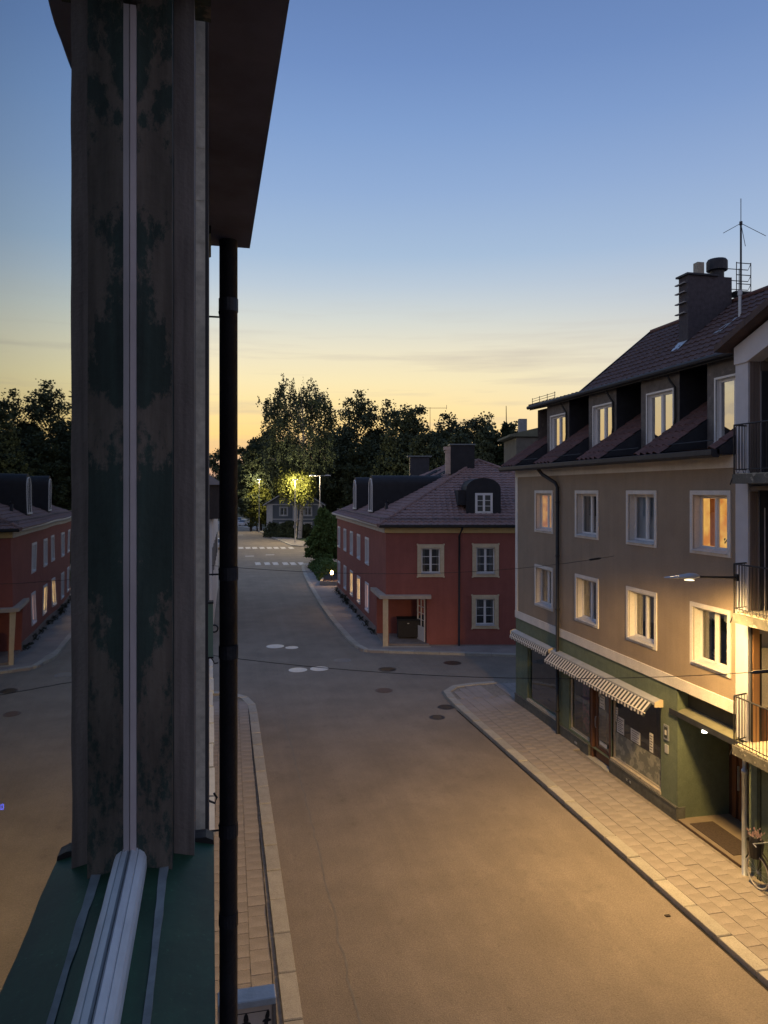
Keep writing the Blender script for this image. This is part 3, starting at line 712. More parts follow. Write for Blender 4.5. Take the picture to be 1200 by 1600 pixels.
# upper roof
prof = [(.62, 11.55), (2.6, 12.0), (5.9, 14.7)]
ur = MB(); a, b = -.12, TL + 6
pr = prof + [(12.4, 9.3), (12.4, 9.2), (5.9, 14.55), (2.6, 11.85), (.62, 11.42)]
ur.extr(pr, 'x', a, b); ur.build('upper_roof', darkmetal, tan)
def tile_plane(mb, org, ex, ey, inside, wid, hgt, tw=.3, tl=.34, seed=1, lift=.035):
    "courses of raised tiles on a plane: ex along eave, ey up the slope (unit vectors), inside(s,t)"
    ex, ey = Vector(ex).normalized(), Vector(ey).normalized(); nz_ = ex.cross(ey); org = Vector(org); rg = random.Random(seed)
    ns, ntt = int(wid / tw), int(hgt / tl)
    for j in range(ntt):
        for i in range(ns):
            s0, t0 = i * tw + (.5 * tw if j % 2 else 0) * 0, j * tl
            if not inside(s0 + tw / 2, t0 + tl / 2): continue
            jj = rg.uniform(-.006, .006)
            P = lambda s_, t_, h_: tuple(org + ex * s_ + ey * t_ + nz_ * (h_ + jj))
            vs = [P(s0, t0, .012 + lift), P(s0 + tw * .38, t0, .05 + lift), P(s0 + tw * .72, t0, .014 + lift), P(s0 + tw, t0, .012 + lift),
                  P(s0, t0 + tl + .03, .006), P(s0 + tw * .38, t0 + tl + .03, .04), P(s0 + tw * .72, t0 + tl + .03, .006), P(s0 + tw, t0 + tl + .03, .006),
                  P(s0, t0, .0), P(s0 + tw, t0, .0)]
            mb.add(vs, [(0, 1, 5, 4), (1, 2, 6, 5), (2, 3, 7, 6), (8, 9, 3, 2, 1, 0)])
ut = MB()
L2 = math.hypot(3.3, 2.7)
tile_plane(ut, (a, 2.6, 12.0), (1, 0, 0), (0, 3.3, 2.7), lambda s_, t_: True, b - a, L2, seed=1)
tile_plane(ut, (a, .60, 11.55), (1, 0, 0), (0, 1.98, .45), lambda s_, t_: True, b - a, 2.03, seed=2)
ut.build('roof_tiles', pm('dark_clay_tile', (.095, .062, .06), .8, .3, 5, .3, 50), tan, kind='stuff')
MB().tube([(a, 5.9, 14.74), (b, 5.9, 14.74)], .09, 8).build('ridge_cap', tilem, tan)
MB().tube([(a, .55, 11.52), (b, .55, 11.52)], .07, 8).build('upper_gutter', darkmetal, tan)
MB().extr([(.6, 11.5), (2.6, 11.95), (5.9, 14.62), (5.9, 14.8), (2.6, 12.12), (.6, 11.66)], 'x', -.2, -.12).build('verge_board', blackp, tan)
sr = MB()
for k in range(3): sr.tube([(-.1, .72 + .0 * k, 11.68 + k * .09), (2.0, .72, 11.68 + k * .09)], .010, 5)
for x in (-.08, .6, 1.3, 1.95): sr.tube([(x, .72, 11.55), (x, .72, 11.9)], .012, 5)
sr.build('snow_guard', darkmetal, tan)
# gable wall of the far end above the eave
MB().add([(.02, .9, 9.1), (.02, 11.5, 9.1), (.02, 5.9, 14.55), (.02, 2.6, 11.85), (.02, .9, 11.42)], [(0, 1, 2, 3, 4)]).build('gable_wall', greyrender, tan)
# chimney stack with fins, pot, round cowl, ladder platform
ch = MB(); ch.box(4.45, 4.98, 4.1, 5.75, 12.6, 15.50); chim = ch.build('chimney', pm('chimney_brick', (.06, .055, .065), .9, .25, 8, .4, 25), tan)
MB().box(4.38, 5.05, 4.02, 5.2, 15.50, 15.56).build('chimney_cap', darkmetal, chim)
for z in (14.25, 14.6, 14.95, 15.25):
    MB().box(4.36, 4.9, 4.0, 4.1, z, z + .035).build('fin', pm('fin_metal', (.2, .2, .22), .5, .1, 5, 0, metal=.4), chim)
MB().box(4.60, 4.84, 4.55, 4.80, 15.56, 16.0).build('chimney_pot', pm('pot_clay', (.32, .30, .25), .9, .2, 8, .2, 30), chim)
cwl = MB().lathe([(.22, -1.0), (.22, .35), (.34, .37), (.34, .68), (.30, .74), (.02, .76)], (4.75, 5.35, 15.4), 14); cwl.build('round_cowl', darkmetal, chim)
lp = MB(); lp.box(4.5, 5.2, 5.75, 6.55, 14.95, 15.0)
for z in (15.25, 15.55, 15.95): lp.tube([(4.5, 5.75, z), (4.5, 6.75, z), (5.15, 6.35, z), (5.15, 5.8, z)], .015, 6)
for x, y in ((4.5, 5.8), (5.15, 6.35), (4.5, 6.4), (5.15, 5.8)): lp.tube([(x, y, 14.95), (x, y, 15.98)], .015, 6)
lp.tube([(4.7, 5.76, 14.4), (4.7, 6.4, 14.95)], .02, 6); lp.tube([(5.0, 5.76, 14.4), (5.0, 6.4, 14.95)], .02, 6)
lp.build('sweep_platform', darkmetal, chim)
ux, uy = 4.98, 6.1
an = thing('antenna', 'tall rooftop antenna mast with drooping radial rods beside the chimney', 'antenna', (10.9 + uy, 27.05 - ux, 14.3))
MB().tube([(0, 0, .0), (0, 0, 3.05)], .032, 8).build('mast', darkmetal, an)
MB().tube([(0, 0, 3.05), (0, 0, 3.9)], .012, 6).build('whip', darkmetal, an)
MB().lathe([(.05, 0), (.05, .12)], (0, 0, 3.0), 8).build('hub', darkmetal, an)
for dx, dy in ((-.75, -.1), (.85, -.15), (-.1, -.35)):
    MB().tube([(0, 0, 3.06), (dx, dy, 3.06 - (.42 if dy != -.35 else .9))], .010, 5).build('radial_rod', darkmetal, an)
vp = MB().tube([(6.75, 4.7, 13.5), (6.75, 4.7, 14.5)], .05, 8); vp.lathe([(.07, -.02), (.07, .14)], (6.75, 4.7, 14.4), 8); vp.build('vent_pipe', brass, tan)
MB().add([(6.3, 4.05, 13.24), (6.7, 4.05, 13.24), (6.8, 4.6, 13.70), (6.6, 4.6, 13.70)], [(0, 1, 2, 3)]).build('lead_flashing', brass, tan)
MB().add([(4.5, 3.75, 13.0), (4.9, 3.75, 13.0), (4.98, 4.08, 13.32), (4.45, 4.08, 13.32)], [(0, 1, 2, 3)]).build('lead_flashing', brass, tan)

# ------------------------------------------------------------------ balcony house at the right edge
bal = thing('balcony_house', 'neighbouring house with white pilasters, dark boarded loggias and iron balconies', 'building', (10.9, 14.3, 0), -math.pi / 2)
greyp = pm('grey_white_render', (.47, .48, .52), .85, .08, 3, .2, 50)
MB().box(0, .40, -.02, 1.5, 2.9, 11.35).build('pilaster', greyp, bal)
boards = pm('dark_brown_boards', (.15, .122, .11), .7, .25, 4, .2, 40, streak=True, rnd=.2)
BD = MB().cbox(0, .036, 0, .03, 0, 2.55, .008).mesh('board', boards)
for lvl in (2.92, 5.72, 8.66):
    if lvl > 8:
        for k in range(6): link('board', BD, bal, (.425, .02 + k * .042, lvl)).rotation_euler = (0, 0, math.pi / 2)
        MB().box(.43, .46, .29, 1.3, lvl, lvl + 2.2).build('door_leaf', darkmetal, bal); MB().box(.42, .45, .28, 1.3, lvl + 2.2, lvl + 2.58).build('door_head', boards, bal)
    elif lvl > 5:
        for k in range(5): link('board', BD, bal, (.425, .02 + k * .042, lvl)).rotation_euler = (0, 0, math.pi / 2)
        MB().box(.43, .46, .24, 1.3, lvl, lvl + 2.58).build('door_leaf', darkmetal, bal); MB().box(.44, .475, .33, .345, lvl, lvl + 2.2).build('door_edge', greyp, bal)
    else:
        MB().box(.43, .46, .02, .045, lvl, lvl + 2.58).build('dark_gap', blackp, bal)
        MB().box(.43, .47, .05, .21, lvl, lvl + 2.58).build('door_post', pm('orange_wood', (.42, .24, .11), .6, .15, 6, .1, 40, streak=True), bal)
        MB().box(.43, .46, .21, .27, lvl, lvl + 2.3).build('dark_jamb', blackp, bal)
        MB().box(.43, .465, .27, 1.3, lvl + .72, lvl + 2.0).build('screen', pm('pale_screen', (.50, .49, .42), .8, .2, 30, .4, 60), bal)
        MB().box(.43, .467, .27, 1.3, lvl, lvl + .72).build('brown_panel', brownw, bal)
    MB().box(.42, 5.2, 1.35, 1.5, lvl, lvl + 2.6).build('loggia_wall', boards, bal)
    MB().box(.40, 5.2, .02, 1.5, lvl + 2.58, lvl + 2.66 if lvl < 8 else lvl + 2.7).build('ceiling', boards, bal)
    # slab
    MB().prism([(.34, .0), (.455, -.45), (5.2, -.45), (5.2, 1.5), (.34, 1.5)], lvl - .22, lvl - .02).build('balcony_slab', pm('flaking_concrete', (.10, .10, .09), .9, .4, 5, .5, 30, col2=(.30, .29, .25), mask=(6, .6)), bal)
    MB().prism([(.405, -.02), (.50, -.40), (5.2, -.40), (5.2, 1.4), (.405, 1.4)], lvl - .022, lvl).build('balcony_floor', pm('balcony_floor_paint', (.45, .42, .33), .8, .2, 4, .2, 40), bal)
    # railing
    rl = MB()
    pts = [(.40, -.02), (.40 - .36, -.40), (5.2, -.40)]
    pts = [(.37, -.04), (.48, -.42), (5.2, -.42)]
    top, bot = lvl + 1.02, lvl + .08
    rl.tube([(*p, top) for p in pts], .018, 6); rl.tube([(*p, bot) for p in pts], .012, 6)
    rail = rl.build('railing', blackp, bal)
    bars = MB()
    u = .55; k = 0
    while u < 5.0:
        bars.tube([(u, -.42, top), (u, -.42, bot - .02), (u + .03, -.42, bot - .08), (u + .07, -.42, bot - .08), (u + .10, -.42, bot - .02), (u + .10, -.42, top)], .007, 5, False); u += .2
    for t in (.15, .38, .62, .85):
        x, y = .37 + .11 * t, -.04 - .38 * t; bars.tube([(x, y, top), (x, y, bot)], .008, 5)
    bars.tube([(.48, -.42, top), (.48, -.42, lvl - .02)], .016, 6); bars.tube([(.42, -.47, lvl - .24), (.46, -.44, lvl - .1)], .016, 6)
    bars.build('railing_bars', blackp, rail, kind='stuff')
MB().box(.40, 5.2, .05, 1.5, 0, 2.68).build('ground_floor_wall', greenr, bal)
MB().box(.62, .72, .02, .05, 0, 2.6).build('wall_batten', pm('dark_green_batten', (.04, .055, .035), .8), bal)
bp_ = MB().tube([(.47, -.16, 2.68), (.47, -.16, 2.3)], .04, 8); bp_.tube([(.47, -.16, 2.32), (.47, -.16, .10)], .055, 10); bp_.lathe([(.065, -.03), (.065, .05)], (.47, -.16, 2.3), 10)
bp_.build('downpipe', brass, bal, smooth=True)
MB().box(5.2, 30, -.02, 1.5, 0, 9.6).build('near_wall', tanm, bal)
gz = MB()
gz.extr([(0, 11.05), (0, 11.42), (3.0, 12.5), (6, 11.42), (6, 11.05), (5.6, 11.05), (3.0, 11.98), (.4, 11.05)], 'y', -.06, .3)
gz.build('gable_fascia', greyp, bal)
MB().extr([(.4, 11.06), (3.0, 11.98), (5.6, 11.06)], 'y', .32, .5).build('gable_infill', pm('gable_beige', (.22, .20, .17), .85, .1, 3, .2, 40), bal)
rf = MB().extr([(-.28, 11.36), (3.0, 12.62), (6.3, 11.36), (6.3, 11.50), (3.0, 12.78), (-.28, 11.50)], 'y', -.35, 6.0)
rf.build('gable_roof', pm('balcony_roof_tile', (.07, .05, .05), .8, .3, 5, .4, 30), bal)
MB().box(6.3, 30, 0, 12, 9.6, 11.6).build('near_roof', darkmetal, bal)

# ------------------------------------------------------------------ street lamp on the wall
sl_ = thing('street_lamp', 'wall-mounted street lamp on a thin arm beside the balconies, lit', 'street lamp', (10.47, 13.72, 6.46))
MB().tube([(-.0, 0, .0), (-.5, 0, .02), (-.98, 0, .04)], [.026, .024, .022], 8).build('arm', blackp, sl_)
MB().box(-.02, .03, -.04, .04, -.07, .07).build('bracket', blackp, sl_)
hd = MB(); secs = [(-.90, .045, .045, .02), (-.98, .09, .075, .035), (-1.10, .13, .085, .05), (-1.25, .13, .06, .03), (-1.55, .10, .025, .02), (-1.68, .05, .012, .01)]
o0 = len(hd.v)
for x, wy, zt_, zb_ in secs:
    for k in range(10):
        t = 2 * math.pi * k / 10; y = wy * math.cos(t); z = (zt_ if math.sin(t) > 0 else zb_) * math.sin(t) + .04
        hd.v.append((x, y, z))
for i in range(len(secs) - 1):
    for k in range(10): hd.f.append((i * 10 + k, i * 10 + (k + 1) % 10, (i + 1) * 10 + (k + 1) % 10, (i + 1) * 10 + k))
hd.f.append(tuple(range(9, -1, -1))); hd.f.append(tuple(range(50, 60)))
hd.build('lamp_head', pm('lamp_grey', (.45, .48, .52), .45, .1, 6, 0, metal=.2), sl_, smooth=True)
MB().lathe([(.05, 0), (.10, -.012), (.10, -.02)], (-1.12, 0, -.01), 14).build('lens', emit('lamp_lens', (1, .8, .45), 2), sl_)
LWARM = (1.0, .60, .205)
BKSIGN = 1
def luminaire(name, energy, color, size, back=1.0):
    "point light with the wide 'batwing' spread of a road luminaire: nothing above the horizontal, more towards the sides"
    ld = bpy.data.lights.new(name, 'POINT'); ld.energy = energy; ld.color = color; ld.shadow_soft_size = size; ld.use_nodes = True
    n, l = ld.node_tree.nodes, ld.node_tree.links
    e = n['Emission']; gm = n.new('ShaderNodeNewGeometry'); sp = n.new('ShaderNodeSeparateXYZ'); l.new(gm.outputs['Incoming'], sp.inputs[0])
    dn = n.new('ShaderNodeMath'); dn.operation = 'MULTIPLY'; dn.inputs[1].default_value = -1; l.new(sp.outputs['Z'], dn.inputs[0])   # cos of the angle from straight down
    cut = n.new('ShaderNodeMapRange'); cut.interpolation_type = 'SMOOTHSTEP'; cut.inputs['From Min'].default_value = .02; cut.inputs['From Max'].default_value = .34; l.new(dn.outputs[0], cut.inputs[0])
    mx_ = n.new('ShaderNodeMath'); mx_.operation = 'MAXIMUM'; mx_.inputs[1].default_value = .22; l.new(dn.outputs[0], mx_.inputs[0])
    pw = n.new('ShaderNodeMath'); pw.operation = 'POWER'; pw.inputs[1].default_value = -.35; l.new(mx_.outputs[0], pw.inputs[0])
    bk1 = n.new('ShaderNodeMapRange'); bk1.interpolation_type = 'SMOOTHSTEP'; bk1.inputs['From Min'].default_value = BKSIGN * -.05; bk1.inputs['From Max'].default_value = BKSIGN * .6
    l.new(sp.outputs['X'], bk1.inputs[0])
    # towards the house wall the reflector shields all but the steep rays
    pb = n.new('ShaderNodeMath'); pb.operation = 'POWER'; pb.inputs[1].default_value = 1.6; l.new(mx_.outputs[0], pb.inputs[0])
    pb2 = n.new('ShaderNodeMath'); pb2.operation = 'MULTIPLY'; pb2.inputs[1].default_value = back; l.new(pb.outputs[0], pb2.inputs[0])
    mixn = n.new('ShaderNodeMix'); mixn.data_type = 'FLOAT'; l.new(bk1.outputs[0], mixn.inputs[0]); l.new(pw.outputs[0], mixn.inputs[2]); l.new(pb2.outputs[0], mixn.inputs[3])
    a2 = n.new('ShaderNodeMath'); a2.operation = 'MULTIPLY'; l.new(cut.outputs[0], a2.inputs[0]); l.new(mixn.outputs[0], a2.inputs[1])
    l.new(a2.outputs[0], e.inputs['Strength'])
    return ld
lo = link('lamp_light', luminaire('street_lamp_light', 2550, LWARM, .3, .95), sl_, (-1.12, 0, -.08))

# ------------------------------------------------------------------ overhead cables
cabm = pm('cable_rubber', (.02, .02, .022), .6)
def cable(A, B, sag, lab, r=.0055, ins=()):
    A, B = Vector(A), Vector(B); pts = []
    for i in range(25):
        t = i / 24; p = A.lerp(B, t); p.z -= sag * 4 * t * (1 - t); pts.append(p - A)
    c = thing('overhead_cable', lab, 'cable', tuple(A), 0, 'cables strung over the street')
    MB().tube(pts, r, 5).build('wire', cabm, c)
    for t in ins:
        i = int(t * 24); a = pts[i]; d = (pts[i + 1] - a)
        MB().tube([a, a + d * .15, a + d * .5, a + d * .8, a + d], [.01, .03, .03, .03, .01], 6).build('insulator', cabm, c)
A = cw(330, 12); B = (10.8, 9.5)
cable((*A, 5.62), (*B, 5.75), .38, 'lower thin cable across the street in front of the striped awning', ins=(.75,))
A = cw(331, 15.5); 
cable((*A, 6.72), (10.88, 19.55, 6.40), .32, 'upper thin cable ending at a hook on the tan wall', ins=(.93,))

# ------------------------------------------------------------------ bicycle by the balcony post
bk_ = thing('bicycle', 'black bicycle with pale tyres leaning by the green wall under the balcony', 'bicycle', (10.62, 12.76, KH), 0)
tyre = pm('pale_tyre', (.40, .39, .36), .7, .1, 8, 0); frm = pm('bicycle_black', (.02, .02, .022), .35, .2, 8, 0)
for y in (.52, -.52):
    wq = MB().torus((0, y, .345), .325, .019, 'x', 32, 6).build('wheel', tyre, bk_, smooth=True)
    sp = MB()
    for k in range(14):
        a_ = 2 * math.pi * k / 14; sp.tube([(0, y, .345), (0, y + .31 * math.cos(a_), .345 + .31 * math.sin(a_))], .0022, 4)
    sp.lathe([(.02, -.03), (.02, .03)], (0, y, .345), 8); sp.build('spokes', brass, wq)
    fd_ = MB(); 
    for k in range(9):
        a0_, a1_ = math.radians(20 + k * 15), math.radians(35 + k * 15)
        fd_.add([(-.025, y + .365 * math.cos(a0_), .345 + .365 * math.sin(a0_)), (.025, y + .365 * math.cos(a0_), .345 + .365 * math.sin(a0_)),
                 (.025, y + .365 * math.cos(a1_), .345 + .365 * math.sin(a1_)), (-.025, y + .365 * math.cos(a1_), .345 + .365 * math.sin(a1_))], [(0, 1, 2, 3)])
    fd_.build('mudguard', frm, wq)
fb = MB()
for P in ([(0, .52, .345), (0, .40, .78), (0, .36, .98)], [(0, .39, .72), (0, -.02, .32)], [(0, .40, .80), (0, -.10, .55)], [(0, -.02, .32), (0, -.20, .85)], [(0, -.02, .32), (0, -.52, .345)], [(0, -.17, .72), (0, -.52, .345)]):
    fb.tube(P, .015, 7)
fb.build('frame', frm, bk_)
MB().tube([(-.27, .22, 1.02), (-.25, .34, 1.03), (0, .38, 1.0), (.25, .34, 1.03), (.27, .22, 1.02)], .012, 7).build('handlebar', brass, bk_)
MB().extr([(-.34, .88), (-.30, .94), (-.12, .93), (-.08, .90), (-.12, .87)], 'x', -.08, .08).build('saddle', frm, bk_)
bs = MB().lathe([(.12, .62), (.17, .95), (.175, .96), (.165, .95), (.11, .64)], (0, .58, 0), 12); bs.lathe([(.01, .9), (.14, .92), (.10, 1.04), (.02, 1.08)], (0, .58, 0), 10)
bs.build('basket', frm, bk_)
fw_ = MB(); rq_ = random.Random(9)
for k in range(60):
    x_, y_, z_ = rq_.gauss(0, .07), .58 + rq_.gauss(0, .08), 1.04 + abs(rq_.gauss(0, .05)); fw_.quad((x_, y_, z_), (x_ + .035, y_, z_ + .015), (x_ + .03, y_ + .01, z_ + .045), (x_ - .005, y_, z_ + .03))
fw_.build('basket_flowers', pm('pale_pink_flower', (.6, .42, .36), .8, .3, 30, 0), bk_)
hl = MB().lathe([(.02, 0), (.04, .05), (.04, .07)], (0, 0, 0), 10).build('headlight', brass, bk_, (0, .70, .74)); hl.rotation_euler = (-math.pi / 2, 0, 0)
MB().tube([(-.03, -.02, .32), (-.10, -.02, .18)], .012, 6).build('crank', brass, bk_)

# ------------------------------------------------------------------ red house
RX, RY = cw(603, 39)
RZ = -TH
red = thing('red_house', 'red rendered two-storey corner house with hipped brown tile roof', 'building', (RX, RY, 0), RZ)
AL = math.radians(10.54); SL = 21.3; FW = 14.0; RH = 6.42
sx, sy = -math.sin(AL), math.cos(AL)                 # side facade direction in house frame
SROT = math.pi / 2 + AL + math.pi                    # x axis runs back towards the near corner
def sd(t): return (sx * t, sy * t, 0)
PW, PD = 2.15, 2.8                                   # recessed porch at the corner
# front wall
def fu(px): return (px - 603) / FPX * 39
fwin = [(fu(658), fu(688), 3.92, 5.25), (fu(744), fu(773.5), 3.92, 5.28), (fu(743), fu(773), 1.20, 2.58), (8.5, 9.5, 3.92, 5.28), (8.5, 9.5, 1.2, 2.58), (11.5, 12.5, 3.92, 5.28)]
m = MB(); wall_holes(m, 0, FW, .0, 6.08, [(0, PW, 0, 2.62)] + fwin, .16)
m.build('front_wall', redm, red)
for k, (a, b, c, d) in enumerate(fwin):
    window(red, (a, 0, c), 0, b - a, d - c, trim=.20, proud=.05, rec=.12, fr=.055, rows=3, trimmat=creamm, room='dark', sill=True, ears=True)
# side wall, drawn in its own frame: local x from far end (0) to near corner (SL)
swin_t = [6.1, 9.5, 12.86, 16.3, 19.9]
SW = 1.05
sholes = []
for t in swin_t:
    for c, d in ((3.90, 5.30), (1.05, 2.55)): sholes.append((SL - t - SW / 2, SL - t + SW / 2, c, d))
m = MB(); wall_holes(m, 0, SL, 0, 6.08, [(SL - PD, SL, 0, 2.62)] + sholes, .16)
far = sd(SL)
m.build('side_wall', redm, red, far, SROT)
MB().box(0, SL - PD, -.03, .0, 0, .55).build('side_plinth', pm('grey_plinth', (.20, .17, .16), .9, .2, 3, .3, 40), red, far, SROT)
MB().box(PW, FW, -.03, .0, 0, .16).build('front_plinth', pm('grey_plinth', (.2, .17, .16)), red)
for i, t in enumerate(swin_t):
    for j, (c, d) in enumerate(((3.90, 5.30), (1.05, 2.55))):
        p = sd(t + SW / 2)
        rm = 'dark'
        if j == 1 and i in (0, 1, 2): rm = 'bright' if i else 'pink'
        window(red, (p[0], p[1], c), SROT, SW, d - c, trim=.13, proud=.045, rec=.05, fr=.06, rows=1 if j == 0 else 2, trimmat=winwhite, room=rm, sill=True, depth=.12)
# other walls
Bp = (FW, 0); Cp = (FW + sx * SL, sy * SL); Dp = (sx * SL, sy * SL)
m = MB(); m.quad((*Bp, 0), (*Cp, 0), (*Cp, 6.08), (*Bp, 6.08)); m.quad((*Cp, 0), (*Dp, 0), (*Dp, 6.08), (*Cp, 6.08)); m.build('rear_wall', redm, red)
# porch
m = MB()
b0 = sd(PD)
m.quad((b0[0], b0[1], 0), (PW, PD * .97, 0), (PW, PD * .97, 2.64), (b0[0], b0[1], 2.64))
m.build('porch_back_wall', redm, red)
m = MB(); m.quad((PW, 0, 0), (PW, 0, 2.64), (PW, PD, 2.64), (PW, PD, 0)); m.build('porch_side_wall', redm, red)
MB().prism([(.05, .05), (PW, .05), (PW, PD), (b0[0] + .05, b0[1])], 2.615, 2.66).build('porch_ceiling', pm('porch_ceiling', (.2, .15, .13), .9), red)
MB().prism([(-.1, -.02), (PW + .12, -.22), (PW + .12, PD), (b0[0] + .02, b0[1])], 0, .22).build('porch_floor', pm('porch_stone', (.24, .21, .19), .85, .2, 3, .3, 40), red)
MB().prism([(-.2, -.42), (PW + .2, -.42), (PW + .2, -.22), (-.1, -.2)], 0, .13).build('porch_step', granite, red)
MB().box(-.16, .12, -.30, -.04, 0, 2.62).build('porch_post', creamm, red)
cp = MB(); q = sd(PD + .15)
cp.prism([(-.32, -.42), (PW + .22, -.42), (PW + .22, -.002), (.0, -.002), (.0, 0), (q[0] - .002, q[1]), (q[0] - .33, q[1]), ], 2.62, 2.80)
cp.build('porch_canopy', pm('canopy_stone', (.42, .36, .30), .85, .15, 4, .3, 40), red)
dfr = MB(); dfr.box(0, .06, -.03, .03, 0, 2.3); dfr.box(.94, 1.0, -.03, .03, 0, 2.3); dfr.box(.06, .94, -.03, .03, 2.22, 2.3); dfr.box(.06, .94, -.02, .02, 0, .75); dfr.box(.47, .53, -.02, .02, .75, 2.22)
for z in (1.1, 1.45, 1.8): dfr.box(.06, .94, -.015, .015, z, z + .035)
pdr = dfr.build('porch_door', winwhite, red, (PW - .08, .35, .22), math.radians(110))
MB().quad((.06, 0, .75), (.94, 0, .75), (.94, 0, 2.22), (.06, 0, 2.22)).build('pane', pane, pdr)
bn = thing('waste_container', 'dark lidded container standing inside the red house porch', 'container', tuple((Matrix.Rotation(RZ, 3, 'Z') @ Vector((.72, 1.5, 0))) + Vector((RX, RY, .22))), RZ)
MB().cbox(-.1, 1.1, -.3, .45, .08, 1.0, .04).build('body', blackp, bn)
MB().extr([(-.36, 1.0), (-.33, 1.06), (.1, 1.16), (.46, 1.10), (.48, 1.0)], 'x', -.13, 1.13).build('lid', blackp, bn)
MB().box(.45, .55, -.325, -.30, .82, .86).build('label_plate', paperm, bn)
for x in (.05, .95): MB().lathe([(.05, -.03), (.05, .03)], (x, 0, .05), 10).build('castor', frm, bn)
# cornice, gutter
MB().box(-.06, FW, -.10, .14, 6.05, 6.36).build('front_cornice', pm('ochre_cornice', (.52, .38, .17), .85, .1, 3, .2, 40), red)
MB().box(0, SL + .06, -.10, .14, 6.05, 6.36).build('side_cornice', pm('pale_cornice', (.5, .45, .38), .85, .1, 3, .2, 40), red, far, SROT)
MB().extr([(-.14, 6.34), (-.42, 6.34), (-.47, 6.40), (-.47, 6.50), (-.14, 6.50)], 'x', -.35, FW).build('front_gutter', blackp, red)
MB().extr([(-.14, 6.34), (-.40, 6.34), (-.45, 6.40), (-.45, 6.48), (-.14, 6.48)], 'x', 0, SL + .3).build('side_gutter', brass, red, far, SROT)
pd = MB().tube([(fu(722), -.40, 6.4), (fu(721), -.3, 6.25), (fu(717.5), -.08, 5.9), (fu(717), -.08, .1)], .055, 8); pd.build('downpipe', blackp, red, smooth=True)
# roof planes
ov = .42
E0 = Vector((-ov, -ov, 6.45)); E1 = Vector((FW + ov, -ov, 6.45)); E3 = Vector((sx * SL - ov, sy * SL + ov, 6.45)); E2 = Vector((FW + sx * SL + ov, sy * SL + ov, 6.45))
A1 = Vector((5.75, 7.0, 10.15)); A2 = Vector((5.75 + sx * 7.6, 7.0 + sy * 7.6, 10.15))
rm_ = MB(); rm_.add([tuple(v) for v in (E0, E1, E2, E3, A1, A2)], [(0, 1, 4), (1, 2, 5, 4), (2, 3, 5), (3, 0, 4, 5), (3, 2, 1, 0)])
rm_.build('roof', darkmetal, red)
rt = MB()
def plane_tiles(mb, a, b, poly, seed):
    ex = (b - a).normalized(); nrm_ = None
    for p in poly:
        q_ = p - a
        if (q_ - ex * q_.dot(ex)).length > .5: nrm_ = ex.cross(q_).normalized(); break
    ey = nrm_.cross(ex).normalized()
    pp_ = [((p - a).dot(ex), (p - a).dot(ey)) for p in poly]
    def ins(s_, t_):
        c = False; n = len(pp_)
        for i in range(n):
            x1, y1 = pp_[i]; x2, y2 = pp_[(i + 1) % n]
            if (y1 > t_) != (y2 > t_) and s_ < (x2 - x1) * (t_ - y1) / (y2 - y1) + x1: c = not c
        return c
    s0 = min(p[0] for p in pp_); hh = max(p[1] for p in pp_)
    org = a + ex * s0
    tile_plane(mb, org, ex, ey, lambda s_, t_: ins(s_ + s0, t_), max(p[0] for p in pp_) - s0, hh, seed=seed)
plane_tiles(rt, E0, E1, [E0, E1, A1], 3)
plane_tiles(rt, E3, E0, [E3, E0, A1, A2], 4)
plane_tiles(rt, E1, E2, [E1, E2, A2, A1], 5)
rt.build('roof_tiles', tiler, red, kind='stuff')
def cap_row(A_, B_, par, r=.11):
    n = int((B_ - A_).length / .36); d = (B_ - A_) / n; me = None
    for i in range(n):
        p = A_ + d * i
        m_ = MB().tube([(0, 0, 0), tuple(d * 1.06)], [r, r * .86], 8)
        m_.build('ridge_tile', tiler, par, tuple(p + Vector((0, 0, .02))))
cap_row(E0, A1, red); cap_row(A1, E1, red); cap_row(A1, A2, red)
sg = MB()
n_ = 26
for i in range(n_ + 1):
    x = -.3 + (FW + .3) * i / n_; sg.tube([(x, .02, 6.66), (x, -.02, 6.86)], .018, 5)
sg.tube([(-.3, -.02, 6.84), (FW, -.02, 6.84)], .016, 5); sg.tube([(-.3, -.02, 6.76), (FW, -.02, 6.76)], .012, 5)
sg.build('front_snow_guard', pm('snow_guard_metal', (.14, .12, .13), .6), red)
sg = MB()
for i in range(36):
    x = .2 + (SL - .2) * i / 35; sg.tube([(x, .02, 6.64), (x, -.02, 6.84)], .018, 5)
sg.tube([(0, -.02, 6.82), (SL, -.02, 6.82)], .016, 5)
sg.build('side_snow_guard', MATS['snow_guard_metal'], red, far, SROT)
# front dormer with segmental top
def arch(w_, h_, hr, n=12):
    return [(-w_ / 2, 0), (-w_ / 2, h_ - hr)] + [(-w_ / 2 * math.cos(math.pi * i / n), h_ - hr + hr * math.sin(math.pi * i / n)) for i in range(1, n)] + [(w_ / 2, h_ - hr), (w_ / 2, 0)]
dmx = (fu(731) + fu(783)) / 2 + .05
dm = MB().extr([(x + dmx, z + 6.72) for x, z in arch(1.85, 2.25, .62)][::-1], 'y', .75, 4.6).build('front_dormer', pm('black_dormer_metal', (.014, .015, .019), .75, .3, 3, .1, 20), red)
window(red, (dmx - .40, .75, 7.10), 0, .84, 1.0, trim=.05, proud=.02, rec=-.035, fr=.05, rows=3, trimmat=winwhite, room='dark', sill=False, depth=.02)
MB().box(dmx - 1.35, dmx - .9, .9, 3.0, 7.5, 8.3).build('dormer_wing', MATS['black_dormer_metal'], red)
